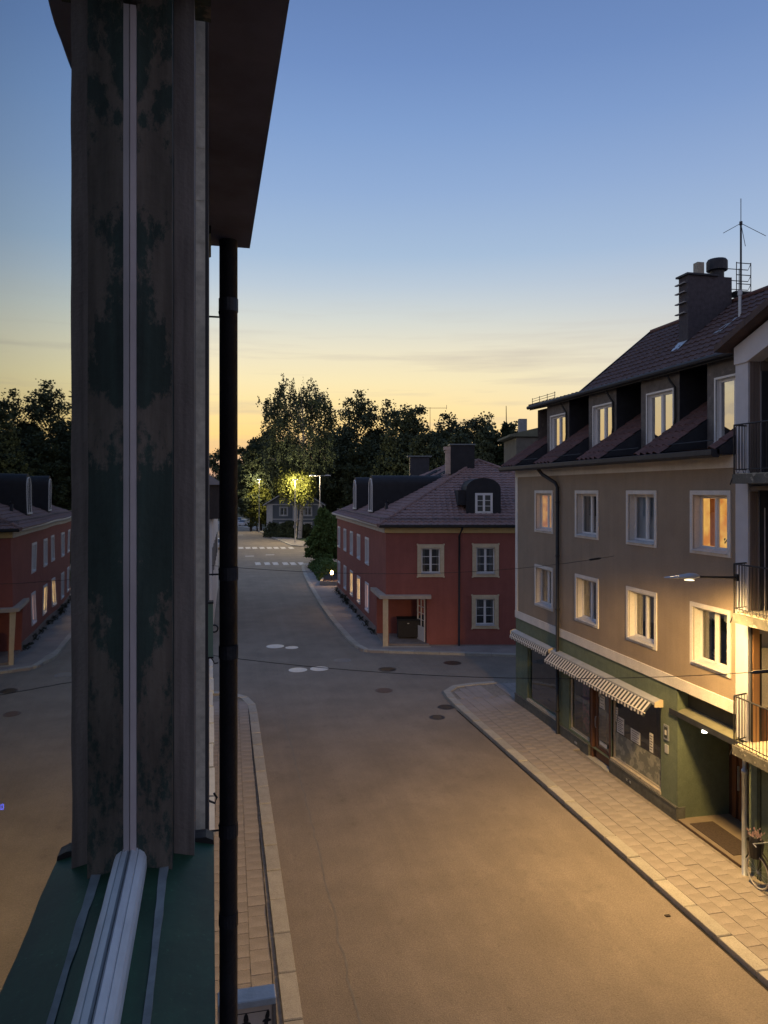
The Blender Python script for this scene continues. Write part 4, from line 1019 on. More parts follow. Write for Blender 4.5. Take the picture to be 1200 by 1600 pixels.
# side dormers: barrel roofs with arched windows
for t in (6.85, 13.65):
    p = sd(t)
    d_ = MB().extr([(x, z + 6.8) for x, z in arch(1.35, 2.42, .55)][::-1], 'y', .35, 5.0 if t < 10 else 5.6).build('side_dormer', pm('black_dormer_metal', (.014, .015, .019), .75, .3, 3, .1, 20), red, (p[0], p[1], 0), SROT)
    # white arched casing: outer arch minus inner arch
    oa, ia = arch(1.22, 2.02, .61), arch(1.08, 1.93, .54)
    n = len(oa); cs_ = MB()
    vs = [(x, .29, z + 7.02) for x, z in oa] + [(x, .29, z + 7.06) for x, z in ia] + [(x, .36, z + 7.02) for x, z in oa] + [(x, .36, z + 7.06) for x, z in ia]
    fs = []
    for i in range(n - 1):
        fs += [(i, i + 1, n + i + 1, n + i), (i + 1, i, 2 * n + i, 2 * n + i + 1), (n + i, n + i + 1, 3 * n + i + 1, 3 * n + i)]
    cs_.add(vs, fs); cs_.box(-.03, .03, .30, .35, 7.06, 8.9); cs_.box(-.62, .62, .26, .36, 6.98, 7.06)
    cs_.build('window_casing', winwhite, d_)
    MB().add([(x, .335, z + 7.06) for x, z in ia], [tuple(range(len(ia) - 1, -1, -1))]).build('pane', pm('dark_pane', (.02, .022, .03), .9, .1, 2, 0, spec=0), d_)
# roof windows, chimneys, vent
def on_left(t, s_, lift=.08):
    "point on the left roof plane: t along the eave from the near corner, s_ = 0..1 up the slope"
    a = E0.lerp(E3, t / SL); rdir = (A1 + (A2 - A1) * max(0, min(1, (t - 7) / 7.6)))
    return a.lerp(rdir, s_) + Vector((0, 0, lift))
for (t0_, t1_) in ((8.6, 9.6), (12.0, 13.0)):
    P4 = [on_left(t0_, .66), on_left(t1_, .66), on_left(t1_, .86), on_left(t0_, .86)]
    wnd = MB(); 
    for i in range(4):
        wnd.tube([P4[i], P4[(i + 1) % 4]], .05, 4)
    ro = wnd.build('roof_window', darkmetal, red)
    MB().add([tuple(p) for p in P4], [(0, 1, 2, 3)]).build('pane', pane_r, ro)
c1 = MB().box(fu(703) * 1.17, fu(703) * 1.17 + 1.45, 5.9, 7.2, 9.0, 11.05); c1o = c1.build('chimney', MATS['black_dormer_metal'], red)
x0 = fu(703) * 1.17
MB().box(x0 - .06, x0 + 1.5, 5.84, 7.26, 11.05, 11.12).build('chimney_cap', pm('cap_metal', (.15, .18, .2), .5, .1, 5, 0, metal=.4), c1o)
fl_ = MB(); fl_.box(x0 - .30, x0 - .0, 5.95, 6.4, 9.3, 10.75); fl_.box(x0 - .36, x0, 5.93, 6.42, 10.6, 10.68); fl_.box(x0 - .40, x0, 5.91, 6.44, 10.75, 10.95)
fl_.build('chimney_flue', pm('pale_brick_flue', (.42, .33, .28), .9, .2, 8, .3, 40), c1o)
c2x, c2y = (655 - 600) / FPX * 58 - .1, 58 - 39
c2 = MB().box(c2x - .75, c2x + .75, c2y - .6, c2y + .6, 8.8, 10.9).build('chimney', darkmetal, red)
MB().box(c2x - .95, c2x + .95, c2y - .75, c2y + .75, 10.9, 10.98).build('chimney_cap', MATS['cap_metal'], c2)
vt = on_left(4.3, .18)
MB().tube([vt + Vector((0, 0, -.2)), vt + Vector((0, 0, .35)), vt + Vector((.12, 0, .45))], [.09, .09, .12], 8).build('roof_vent', darkmetal, red)
# weeds along the side wall
rg = random.Random(8)
WL = ['star-shaped dark weed tuft nearest the porch post at the red wall', 'tiny weed just behind the star-shaped tuft by the porch', 'large bushy weed below the first lit window of the red side wall', 'weed tuft between the first two lower windows of the red side wall',
      'tiny weed below the second lower window of the red side wall', 'pointed weed tuft between the second and third lower windows', 'weed tuft just before the third lower window of the red side wall', 'broad weed clump past the third lower window',
      'tallest weed clump in the middle of the far half of the red side wall', 'weed clump below the fourth lower window of the red side wall', 'weed clump between the two farthest lower windows', 'farthest weed clump at the end corner of the red side wall']
wm = pm('weed_leaf', (.03, .035, .02), .9, .3, 8, 0)
for t, n, rr in ((3.0, 16, .22), (4.2, 8, .1), (5.6, 26, .34), (7.6, 14, .24), (8.6, 10, .14), (10.2, 20, .28), (11.8, 24, .34), (14, 40, .42), (15.2, 50, .5), (17, 26, .34), (19, 20, .3), (20.6, 26, .35)):
    wo_ = thing('weed_tuft', WL.pop(0), 'weed', (*(Matrix.Rotation(RZ, 3, 'Z') @ Vector((sx * t - .16, sy * t, 0)) + Vector((RX, RY, KH - .01))).xy, KH - .01), 0, 'weeds along the foot of the red wall')
    q_ = MB()
    for k in range(n * 3):
        a_ = rg.uniform(0, 6.28); r0 = abs(rg.gauss(0, rr * .5)); x, y, z = r0 * math.cos(a_), r0 * math.sin(a_), rg.uniform(0, rr)
        s_ = .08; q_.add([(x, y, z), (x + s_ * math.cos(a_ + 1), y + s_ * math.sin(a_ + 1), z + .05), (x + s_ * math.cos(a_), y + s_ * math.sin(a_), z + .09)], [(0, 1, 2)])
    q_.build('leaves', wm, wo_)

# ------------------------------------------------------------------ trees
def leaf_mat(name, col, var=.45, scale=.5):
    m = pm(name, col, .75, var, scale, 0)
    b = m.node_tree.nodes['Principled BSDF']; b.inputs['Specular IOR Level'].default_value = .15
    return m
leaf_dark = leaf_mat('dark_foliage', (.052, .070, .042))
leaf_lamplit = leaf_mat('lamplit_foliage', (.11, .125, .03))  # lamplight put into the leaf colour: brighter and yellower than the dark foliage
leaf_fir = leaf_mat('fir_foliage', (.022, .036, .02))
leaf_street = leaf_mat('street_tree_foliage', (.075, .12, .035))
barkm = pm('bark', (.05, .042, .035), .9, .3, 3, .4, 20)
birchbark = pm('birch_bark', (.36, .34, .31), .85, .2, 3, .3, 20, col2=(.05, .045, .04), mask=(3, .6))

def leaf_mesh(name, C, N, size, mat, droop=0.0, rs=None, flat=0):
    "C: (n,3) leaf positions -> one mesh of small pointed quads"
    n = len(C); rs = rs or np.random.RandomState(1)
    d = rs.normal(size=(n, 3)); d[:, 2] = d[:, 2] * (1 - flat) - droop; d /= np.linalg.norm(d, axis=1)[:, None]
    e = rs.normal(size=(n, 3)); e -= (e * d).sum(1)[:, None] * d; e /= np.linalg.norm(e, axis=1)[:, None]
    L = size * rs.uniform(.6, 1.4, size=(n, 1)); Wd = L * .45
    V = np.stack([C, C + d * L * .5 + e * Wd, C + d * L, C + d * L * .5 - e * Wd], 1).reshape(-1, 3)
    me = bpy.data.meshes.new(name); me.vertices.add(4 * n); me.vertices.foreach_set('co', V.ravel().astype(np.float32))
    me.loops.add(4 * n); me.loops.foreach_set('vertex_index', np.arange(4 * n, dtype=np.int32))
    me.polygons.add(n); me.polygons.foreach_set('loop_start', np.arange(0, 4 * n, 4, dtype=np.int32)); me.polygons.foreach_set('loop_total', np.full(n, 4, dtype=np.int32))
    me.update(calc_edges=True); me.validate(); me.materials.append(mat)
    return me
def tree(name, label, px, zc, top_y, wpx, zbot, seed, kind='round', leaf=None, lsize=.32, nclus=90, per=90, group='trees along the skyline beyond the road', bark=None, trunk_r=None, gap=0, cat='tree', spread=.75, base_z=0.0, x_world=None):
    x, y = x_world or cw(px, zc); Ht = HC + (766 - top_y) / FPX * zc - base_z; R = wpx / 2 / FPX * zc
    rs = np.random.RandomState(seed); t = thing(name, label, cat, (x, y, base_z), 0, group)
    tr = trunk_r or Ht * .014; m = MB(); hh = (Ht - zbot) / 2; hc = zbot + hh
    top = Ht * (.93 if kind != 'fir' else .98)
    bend = rs.normal(0, R * .06, 2)
    def tp_(z): f = z / Ht; return Vector((bend[0] * math.sin(f * 3), bend[1] * math.sin(f * 2.3), z))
    m.tube([tp_(top * i / 6) for i in range(7)], [tr * (1 - .85 * i / 6) for i in range(7)], 7)
    cents = []
    nl = 22 if kind != 'fir' else 60
    for k in range(nl):
        f = (k + .5) / nl; z0 = zbot + (Ht * .9 - zbot) * f * .95 - (0 if kind != 'fir' else 0)
        a = k * 2.4 + rs.uniform(-.5, .5)
        if kind == 'fir':
            rad = R * (1 - f) ** .85 * rs.uniform(.75, 1.1) + .15; end = Vector((math.cos(a) * rad, math.sin(a) * rad, z0 - rad * .25))
        else:
            zt_ = min(Ht * .985, z0 + hh * rs.uniform(.15, .45)); e_ = max(.12, 1 - ((zt_ - hc) / hh) ** 2) ** .5
            rad = R * e_ * rs.uniform(.6, 1.12); end = Vector((math.cos(a) * rad, math.sin(a) * rad, zt_))
        st = tp_(z0 * (.92 if kind != 'fir' else 1))
        mid = st.lerp(end, .5) + Vector((0, 0, hh * .06 if kind != 'fir' else 0))
        m.tube([st, mid, end], [tr * .38 * (1 - f * .6), tr * .2, tr * .05], 5, False)
        nsub = 5 if kind != 'fir' else 4
        for j in range(nsub):
            q = st.lerp(end, .35 + .65 * (j + .6) / nsub)
            o_ = Vector(rs.normal(0, 1, 3)); o_.z *= .6; o_ = o_.normalized() * (R * .26 if kind != 'fir' else R * .08) * rs.uniform(.4, 1.2)
            if j < 3 and kind != 'fir': m.tube([q, q + o_], [tr * .10, tr * .03], 4, False)
            cents.append(q + o_)
    # outline clumps on the crown's skin
    for k in range(nclus if kind != 'fir' else 0):
        u = rs.normal(size=3); u /= np.linalg.norm(u); s_ = rs.uniform(.55, 1.0)
        cents.append(Vector((u[0] * R * s_, u[1] * R * s_, hc + u[2] * hh * s_)))
    P = []
    for c in cents:
        dens = per * rs.uniform(.35, 1.3); fz = (c.z - zbot) / (Ht - zbot)
        if gap and fz > .45 and rs.rand() < gap: continue
        n = int(dens)
        if kind == 'weep':
            ns = max(2, n // 14)
            for _ in range(ns):
                sp0 = rs.normal(0, R * .085, 3); Ls = rs.uniform(.8, 3.2) * (1.2 - .5 * fz); q = np.linspace(0, 1, 14)[:, None]
                P.append(np.array(c) + sp0 + q * np.array([rs.normal(0, .15), rs.normal(0, .15), -Ls]) + rs.normal(0, .09, (14, 3)))
        else:
            sg_ = R * (.115 if kind != 'fir' else .06) * rs.uniform(.7, 1.3)
            g_ = np.clip(rs.normal(0, sg_, (n, 3)), -2.3 * sg_, 2.3 * sg_); g_[:, 2] *= spread; P.append(np.array(c) + g_)
    P = np.concatenate(P); P = P[(P[:, 2] > max(.3, zbot * .55))]
    m.build('trunk', bark or barkm, t, smooth=True)
    link('crown', leaf_mesh('crown', P, None, lsize, leaf or leaf_dark, droop=.8 if kind == 'weep' else .15, rs=rs), t)
    return t
sky = 'trees along the skyline beyond the road'
tree('birch_tree', 'tall weeping birch, highest tree, beside the blue-grey house', 478, 126, 588, 122, 9, 11, 'weep', leaf_dark, .30, 230, 120, bark=birchbark, gap=.22, x_world=cw(468, 126))
tree('deciduous_tree', 'airy tall tree just right of the weeping birch, sky showing through', 556, 150, 612, 96, 6, 12, 'round', None, .42, 70, 80, gap=.40)
tree('deciduous_tree', 'airy round-topped tree, second to the right of the weeping birch', 606, 148, 619, 86, 6, 13, 'round', None, .42, 60, 80, gap=.42)
tree('deciduous_tree', 'dense dark tree left of the thin cross-barred mast', 640, 132, 634, 72, 4, 14, 'round', None, .38, 90, 100, gap=.1)
tree('deciduous_tree', 'loose tree just right of the thin cross-barred mast', 706, 140, 640, 74, 5, 15, 'round', None, .40, 70, 85, gap=.32)
tree('deciduous_tree', 'loose tree between the mast tree and the fir tops', 750, 142, 644, 70, 5, 16, 'round', None, .40, 70, 85, gap=.3)
tree('fir_tree', 'pointed dark fir near the end of the tan roof', 790, 110, 630, 50, 2, 17, 'fir', leaf_fir, .34, 0, 70)
tree('fir_tree', 'shorter fir partly behind the tan roof', 822, 118, 652, 46, 2, 18, 'fir', leaf_fir, .34, 0, 60)
low = [(408, 152, 694, 56, 'dark bushy tree between the downpipe and the birch, lower than its neighbours'), (540, 145, 668, 70, 'dark leafy tree filling below the airy crown beside the birch'), (392, 150, 680, 46, 'dark bushy tree at the left, just beside the downpipe'), (420, 158, 672, 50, 'dark bushy tree left of the weeping birch'), (452, 160, 690, 60, 'dark tree behind the gable of the blue-grey house'),
       (516, 142, 678, 74, 'dark dense tree right behind the weeping birch'), (566, 138, 690, 74, 'dark dense tree above the arched dormers'), (618, 128, 682, 70, 'dark dense tree above the red roof ridge'),
       (664, 124, 672, 66, 'dark dense tree behind the smaller chimney'), (716, 118, 676, 70, 'dark dense tree behind the large chimney'), (762, 112, 668, 66, 'dark dense tree behind the small front dormer'), (804, 122, 660, 60, 'dark dense tree at the corner of the tan house'),
       (590, 150, 660, 60, 'mid-height dark tree below the airy crowns'), (690, 150, 668, 60, 'mid-height dark tree behind the mast foot')]
for k, (px, zc, ty, w_, lab) in enumerate(low):
    tree('deciduous_tree', lab, px, zc, ty, w_, 1.0, 30 + k, 'round', None, .42, 120, 95)
tree('deciduous_tree', 'far low tree seen between the window wall and the downpipe', 334, 230, 704, 40, 2, 60, 'round', None, .5, 50, 60, gap=.3)
tree('deciduous_tree', 'far low tree hidden mostly by the downpipe', 362, 240, 716, 48, 2, 61, 'round', None, .5, 60, 70)
tree('deciduous_tree', 'far low dark tree left of the window wall gap', 300, 235, 720, 50, 2, 62, 'round', None, .5, 60, 70)
tree('lamplit_tree', 'small tree by the road whose top is lit yellow-green', 402, 150, 740, 40, 1.0, 63, 'round', leaf_lamplit, .34, 90, 80, group='low trees beside the road')
tree('street_tree', 'bushy young street tree before the red house side wall', 505, 79, 784, 62, 1.6, 64, 'fir', leaf_street, .22, 0, 190, group='low trees beside the road', trunk_r=.09)
tree('street_tree', 'slimmer street tree just behind the bushy one', 523, 88, 800, 30, 2.0, 65, 'round', leaf_street, .19, 60, 90, group='low trees beside the road', trunk_r=.09)
# weeping fringe lit by the lamp
tree('birch_tree', 'drooping lamp-lit birch branches in front of the blue-grey house', 462, 121, 734, 64, 9.0, 66, 'weep', leaf_lamplit, .24, 46, 95, bark=birchbark, trunk_r=.07)
# hedges
def hedge(label, pts, h, w_, seed, mat, size=.16, n=5000, cat='hedge'):
    rs = np.random.RandomState(seed); pts = [Vector(p) for p in pts]; P = []
    segs = [(pts[i], pts[i + 1]) for i in range(len(pts) - 1)]; tot = sum((b - a).length for a, b in segs)
    for a, b in segs:
        k = int(n * (b - a).length / tot); t = rs.rand(k, 1); q = np.array(a)[None] * (1 - t) + np.array(b)[None] * t
        th = rs.uniform(0, math.pi, (k, 1)); rr = np.sqrt(rs.uniform(.5, 1.05, (k, 1)))
        lump = 1 + .15 * np.sin(q[:, :1] * 3.1 + q[:, 1:2] * 1.7)
        P.append(np.concatenate([q[:, :1] + np.cos(th) * rr * w_ / 2, q[:, 1:2] + rs.normal(0, .15, (k, 1)), np.sin(th) * rr * h * lump], 1))
    P = np.concatenate(P); o = np.array(pts[0]); P[:, :2] -= o[:2]
    x = thing('hedge', label, cat, (o[0], o[1], .1)); link('foliage', leaf_mesh('foliage', P, None, size, mat, rs=rs), x)
    MB().tube([(0, 0, -.1), (0, 0, h * .6)], .05, 5).build('stem', barkm, x)
hedge('dark hedge in front of the blue-grey house', [(*cw(424, 131), 0), (*cw(482, 127), 0)], 2.4, 3.0, 1, leaf_dark, .3, 9000)
hedge('low green shrubs in the bed beside the bushy street tree', [(*cw(500, 79), 0), (*cw(512, 73), 0), (*cw(520, 67), 0)], 1.1, 2.6, 2, leaf_street, .16, 9000)
# planter with a garden lamp
px_, py_ = cw(517, 64.5)
pt = thing('planter', 'low stone planter bed holding a glowing garden lamp', 'planter', (px_, py_, KH), -TH)
m = MB(); m.box(-.9, 1.2, -.9, -.75, 0, .35); m.box(-.9, -.75, -.75, 1.6, 0, .35); m.box(1.05, 1.2, -.75, 1.6, 0, .35); m.build('rim', granite, pt)
MB().box(-.75, 1.05, -.75, 1.6, 0, .2).build('earth', pm('earth', (.12, .05, .03), .95), pt)
gx, gy = cw(518.5, 64.5)
gl = thing('garden_lamp', 'small glowing garden lamp in the planter left of the red house', 'lamp', (gx, gy, KH + .2))
MB().tube([(0, 0, 0), (0, 0, .62)], .035, 8).build('post', blackp, gl)
MB().lathe([(.05, .62), (.11, .66), (.13, .8), (.11, .92), (.04, .97)], (0, 0, 0), 12).build('globe', emit('garden_globe', (1, .62, .2), 22), gl)
ld = bpy.data.lights.new('garden_lamp_light', 'POINT'); ld.energy = 60; ld.color = (1, .55, .2); ld.shadow_soft_size = .15
link('garden_light', ld, gl, (0, -.3, 1.05))

# ------------------------------------------------------------------ blue-grey house, far lamps, mast, cars
bx, by = cw(417, 134.5)
bh = thing('blue_house', 'small blue-grey boarded house with white corner boards down the road', 'building', (bx, by, 0), -TH)
blue = pm('blue_boards', (.10, .125, .155), .8, .15, 2, .2, 20, streak=True); bwhite = pm('white_boards', (.40, .43, .46), .8, .1, 3, .1, 20)
bw = [(2.4, 3.7, 3.75, 5.15), (6.8, 8.1, 3.75, 5.15), (2.4, 3.7, .95, 2.35), (6.8, 8.1, .95, 2.35)]
m = MB(); wall_holes(m, 0, 10, 0, 5.75, bw, .12); m.extr([(0, 5.75), (10, 5.75), (5.0, 8.7)], 'y', .0, .01); m.build('wall', blue, bh)
MB().box(0, 10, 1.8, 9, 0, 5.7).build('rear_wall', blue, bh)
for a, b in ((-.05, 1.05), (4.7, 5.5), (9.3, 10.05)): MB().box(a, b, -.08, 0, 0, 5.75).build('corner_board', bwhite, bh)
MB().box(1.05, 9.3, -.05, 0, 2.95, 3.12).build('belt_board', bwhite, bh)
MB().box(-.1, 10.1, -.06, 0, 5.62, 5.80).build('eave_board', bwhite, bh)
for a, b, c, d in bw: window(bh, (a, 0, c), 0, b - a, d - c, trim=.16, proud=.05, rec=.06, fr=.09, rows=2, trimmat=bwhite, framemat=bwhite, sill=False)
m = MB(); m.extr([(-.6, 5.45), (5.0, 8.85), (10.6, 5.45), (10.6, 5.62), (5.0, 9.05), (-.6, 5.62)], 'y', -.5, 9.5); m.build('roof', pm('blue_house_roof', (.07, .075, .085), .8, .2, 2), bh)
m = MB(); m.extr([(-.65, 5.45), (5.0, 8.90), (5.0, 9.1), (-.65, 5.66)], 'y', -.58, -.5); m.extr([(10.65, 5.45), (5.0, 8.90), (5.0, 9.1), (10.65, 5.66)], 'y', -.58, -.5); m.build('barge_board', bwhite, bh)

def far_lamp(px, zc, h, double, label, lit):
    x, y = cw(px, zc)
    t = thing('street_lamp', label, 'street lamp', (x, y, 0), -TH, None)
    MB().tube([(0, 0, 0), (0, 0, h * .5), (0, 0, h)], [.09, .07, .055], 8).build('pole', pm('galvanised_pole', (.38, .38, .38), .5, .1, 4, 0, metal=.3), t)
    xs = (-1, 1) if double else (0,)
    for s_ in xs:
        if s_: MB().tube([(0, 0, h), (s_ * 1.0, 0, h + .03)], .035, 6).build('arm', MATS['galvanised_pole'], t)
        hd_ = MB(); cx = s_ * 1.05; hd_.extr([(cx - .42, h), (cx - .38, h + .1), (cx, h + .17), (cx + .38, h + .1), (cx + .42, h)], 'y', -.16, .16)
        hd_.build('lamp_head', MATS['lamp_grey'], t)
    if lit:
        MB().box(-.2 + xs[0] * 1.05, .2 + xs[0] * 1.05, -.1, .1, h - .03, h - .005).build('lens', emit('far_lens', (1, .9, .5), 2), t)
        l_ = bpy.data.lights.new('far_lamp_light', 'POINT'); l_.energy = lit; l_.color = (1, .78, .44); l_.shadow_soft_size = .2
        link('far_light', l_, t, (xs[0] * 1.05, 0, h - .35))
    return t
far_lamp(500, 100, 10.25, True, 'tall pale double-headed street lamp pole left of the arched dormers', 1300)
lb_ = far_lamp(461, 116, 9.9, False, 'street lamp among drooping birch branches before the blue-grey house', 3800)
sgn = MB().lathe([(.30, -.015), (.30, .015)], (0, 0, 0), 16).build('road_sign', pm('sign_blue_grey', (.12, .13, .15), .6), lb_, (0, -.1, 2.6)); sgn.rotation_euler = (math.pi / 2, 0, 0)
far_lamp(405, 145, 10.4, False, 'street lamp hidden in the lamplit tree top at the left', 2600)
mx_, my_ = cw(672, 170)
ms = thing('antenna_mast', 'thin tall mast with one long crossbar rising behind the trees', 'mast', (mx_, my_, 0), -TH)
MB().tube([(0, 0, 0), (0, 0, 27.4)], [.14, .05], 6).build('mast', darkmetal, ms)
MB().tube([(-3.4, 0, 27.2), (3.8, 0, 27.2)], .05, 5).build('crossbar', darkmetal, ms)
MB().tube([(3.8, 0, 26.9), (3.8, 0, 27.9)], .05, 5).build('tip_rod', darkmetal, ms)
# low building behind the tan roof end
fx, fy = cw(803, 74)
fb_ = thing('distant_house', 'dark low-pitched roof with a grey chimney beyond the end of the tan roof', 'building', (fx, fy, 0), -TH)
MB().box(.3, 11.5, .3, 8, 0, 13.6).build('wall', pm('distant_wall', (.10, .10, .09), .9, .2, 2), fb_)
MB().extr([(-.4, 13.9), (5.5, 15.3), (12, 13.8), (12, 13.6), (-.4, 13.7)], 'y', 0, 8.2).build('roof', pm('distant_roof', (.10, .11, .08), .8, .2, 2), fb_)
MB().box(.9, 1.7, 2, 2.8, 13.9, 15.65).build('chimney', pm('distant_chimney', (.2, .22, .24), .8, .2, 3), fb_)

def car(x, y, rz, label, col):
    t = thing('parked_car', label, 'car', (x, y, 0), rz, 'cars parked down the road')
    cm_ = pm('car_paint_' + col[0], col[1], .3, .05, 3, 0, spec=.6)
    body = [(-2.15, .35), (-2.18, .75), (-2.05, .92), (-1.2, 1.0), (1.5, .98), (2.05, .85), (2.15, .55), (2.12, .32)]
    MB().extr(body, 'x', -.86, .86).build('body', cm_, t)
    cab = [(-1.75, .98), (-1.25, 1.42), (-.2, 1.48), (.55, 1.42), (1.25, .98)]
    m_ = MB(); n = len(cab); vs = [(-.80 + (.12 if z > 1.2 else 0), y_, z) for y_, z in cab] + [(.80 - (.12 if z > 1.2 else 0), y_, z) for y_, z in cab]
    m_.add(vs, [tuple(range(n)), tuple(range(2 * n - 1, n - 1, -1))] + [(i, n + i, n + (i + 1) % n, (i + 1) % n) for i in range(n)])
    m_.build('cabin', pm('car_glass', (.05, .06, .07), .15, .1, 3, 0, spec=.8), t)
    MB().extr([(-1.2, 1.44), (-.2, 1.51), (.5, 1.44), (-.2, 1.49)], 'x', -.66, .66).build('roof_panel', cm_, t)
    for sx_ in (-.80, .80):
        for yy_ in (-1.3, 1.35):
            w_ = MB().lathe([(.32, -.1), (.33, -.08), (.33, .08), (.32, .1)], (0, 0, 0), 14).build('wheel', frm, t, (sx_, yy_, .33)); w_.rotation_euler = (0, math.pi / 2, 0)
    for sx_ in (-.62, .62):
        MB().box(sx_ - .16, sx_ + .16, -2.2, -2.16, .68, .80).build('headlight', MATS['pale_metal'], t)
x, y = cw(384, 172); car(x, y, -.6, 'pale car parked at the road bend beside the dark bushes', ('pale', (.5, .52, .55)))
x, y = cw(377, 185); car(x, y, -.5, 'silver car parked just behind the pale car at the bend', ('silver', (.35, .37, .4)))
x, y = cw(336, 105); car(x, y, 0.05, 'silver car half hidden behind the black downpipe', ('silver', (.35, .37, .4)))

# ------------------------------------------------------------------ own building, window and eave
OR = math.radians(1.33)                              # own facade turned slightly against the street
A0 = -(TH + OR)
def ou(px, v): return v * math.tan(math.atan((px - 600) / FPX) - A0)
def oz(py, u, v): return HC - (py - 766) / FPX * (v * math.cos(A0) - u * math.sin(A0) * -1)
own = thing('window_house', 'dark plastered house we look out of, with peeling green window and overhanging eave', 'building', (0, 0, 0), OR)
VJ = 1.15
ZB = 7.772; ZT = 9.02
peel = pm('peeling_green_paint', (.03, .052, .046), .65, .35, 9, .35, 70, col2=(.135, .118, .10), mask=(8.5, .50, .5), streak=True, bdist=.002)
frame_m = pm('weathered_brown_frame', (.18, .16, .15), .75, .35, 14, .6, 160, streak=True, bdist=.0012)
plast = pm('grey_reveal_plaster', (.60, .58, .50), .9, .15, 8, .4, 120, bdist=.0012)
darkplast = pm('dark_house_plaster', (.05, .048, .052), .9, .25, 5, .5, 60, bdist=.0012)
beadm = pm('lilac_white_bead', (.62, .57, .60), .5, .08, 9, .15, 70, bdist=.0012)
sillg = pm('green_sill_metal', (.018, .068, .034), .55, .25, 5, .15, 60, bdist=.0012)
# window unit
wm_ = MB(); wm_.box(ou(216, VJ), ou(270, VJ), VJ - .02, VJ + .12, 7.74, 9.62)
wo = wm_.build('window', peel, own)
V2, V3 = 1.20, 1.30
MB().box(ou(270, VJ) - .01, ou(273, V2), V2 - .012, V2 + .1, 7.70, 9.62).build('frame_gap', blackp, wo)
MB().box(ou(273, V2), ou(304, V2), V2 - .02, V2 + .12, 7.70, 9.62).build('outer_frame', frame_m, wo)
# reveal plaster with a ragged edge
rp = MB(); rg = random.Random(6); z = 7.745; e0, e1 = ou(303, V3), ou(320.5, V3)
zz = [7.68 + i * .018 for i in range(109)]
for i in range(len(zz) - 1):
    e = e0 + rg.uniform(-.0012, .0016); rp.box(e, e1, V3 + .004 + rg.uniform(-.0006, .0006), V3 + .1, zz[i], zz[i + 1])
rp.build('reveal_plaster', plast, own)
MB().box(e1, ou(325, V3), V3 + .012, V3 + .15, 7.66, 9.62).build('reveal_edge', darkplast, own)
# bead: upright double strip and fatter bottom one
vb = MB()
UG = ou(206, VJ)
vb.box(UG + .0005, ou(215.5, VJ) , VJ - .03, VJ - .012, ZB, ZT - .02)
vbo = vb.build('glazing_bead', beadm, wo)
hb = MB()
def rib(u0, u1, zb, zt, v0, v1):
    n = 14; prof_ = [(u0 + (u1 - u0) * (1 - math.cos(math.pi * i / n)) / 2, zb + (zt - zb) * (math.sin(math.pi * i / n) ** .45)) for i in range(n + 1)]
    hb.extr(prof_[::-1], 'y', v0, v1)
hb.extr([(UG + .0005, 7.750), (UG + .0005, 7.780), (UG + .003, 7.782), (UG + .0105, 7.779), (UG + .0115, 7.7755), (UG + .0125, 7.7775), (UG + .0195, 7.772), (UG + .0225, 7.765), (UG + .023, 7.750)], 'y', -1.0, VJ - .02)
hb.build('bottom_bead', pm('pale_bead', (.74, .77, .79), .55, .15, 7, .15, 60, bdist=.0012), wo)
tb = MB().extr([(UG, ZT + .02), (UG + .02, ZT + .02), (UG + .016, ZT - .01), (UG, ZT - .01)], 'y', -1.0, VJ - .015); tb.build('top_bead', pm('tan_bead', (.22, .19, .16), .6, .1, 9), wo)
MB().box(-.16, -.0, -1.2, VJ + .1, ZT + .05, 9.62).build('head_frame', peel, wo)
MB().quad((UG, -1.1, ZB - .02), (UG, VJ - .01, ZB - .02), (UG, VJ - .01, ZT + .05), (UG, -1.1, ZT + .05)).build('pane', glass('old_window_pane', 1.52, (.35, .38, .38), .00022, 8, (.76, .81, .82)), wo)
# sill
sm_ = MB(); v0, v1 = -1.0, VJ + .10
sm_.extr([(-.096, 7.750), (-.064, 7.744), (.0045, 7.728), (.0045, 7.700), (-.02, 7.70), (-.096, 7.73)], 'y', v0, v1)
so = sm_.build('sill', sillg, wo)
rdg = MB(); rgz = random.Random(7); vv = [v0 + i * .03 for i in range(int((VJ - v0) / .03) + 1)]
L_, R_ = [], []
for i, v in enumerate(vv):
    L_.append(-.072 + .003 * math.sin(v * 9) + rgz.uniform(-.0008, .0008)); R_.append(-.0615 + rgz.uniform(-.0007, .0007) + (.002 if .35 < v < .6 else 0))
for i in range(len(vv) - 1):
    a_, b_ = vv[i], vv[i + 1]
    rdg.add([(L_[i], a_, 7.7465), (R_[i], a_, 7.7475), (R_[i + 1], b_, 7.7475), (L_[i + 1], b_, 7.7465), (R_[i], a_, 7.742), (R_[i + 1], b_, 7.742)], [(0, 1, 2, 3), (1, 4, 5, 2)])
rdg.build('flaked_ridge', pm('flaked_pale_paint', (.27, .30, .30), .8, .5, 9, .3, 120, bdist=.001), so)
lip = MB().extr([(-.045, 7.735), (-.043, 7.741), (-.008, 7.741), (.0035, 7.735), (.0048, 7.726)], 'y', VJ + .075, VJ + .105)
lip.build('sill_end_lip', blackp, so)
for nd in peel.node_tree.nodes:
    if nd.type == 'TEX_NOISE' and abs(nd.inputs['Scale'].default_value - 8.5) < .01: nd.inputs['Detail'].default_value = 10; nd.inputs['Roughness'].default_value = .72
enrich(peel, [((60, 60, 3), 1.0, [(.3, .7), (.7, 1.3)]), ((14, 14, 5), 1.0, [(.35, .75), (.65, 1.25)])])
enrich(frame_m, [((90, 90, 4), 1.0, [(.3, .75), (.7, 1.25)]), ((8, 8, 3), 1.0, [(.35, .8), (.65, 1.15)])])
enrich(sillg, [((20, 3, 20), 1.0, [(.35, .75), (.65, 1.2)]), ((160, 160, 160), 1.0, [(.62, 1.0), (.70, 1.9)]), ((12, 12, 12), 1.0, [(.4, .8), (.6, 1.1)])])
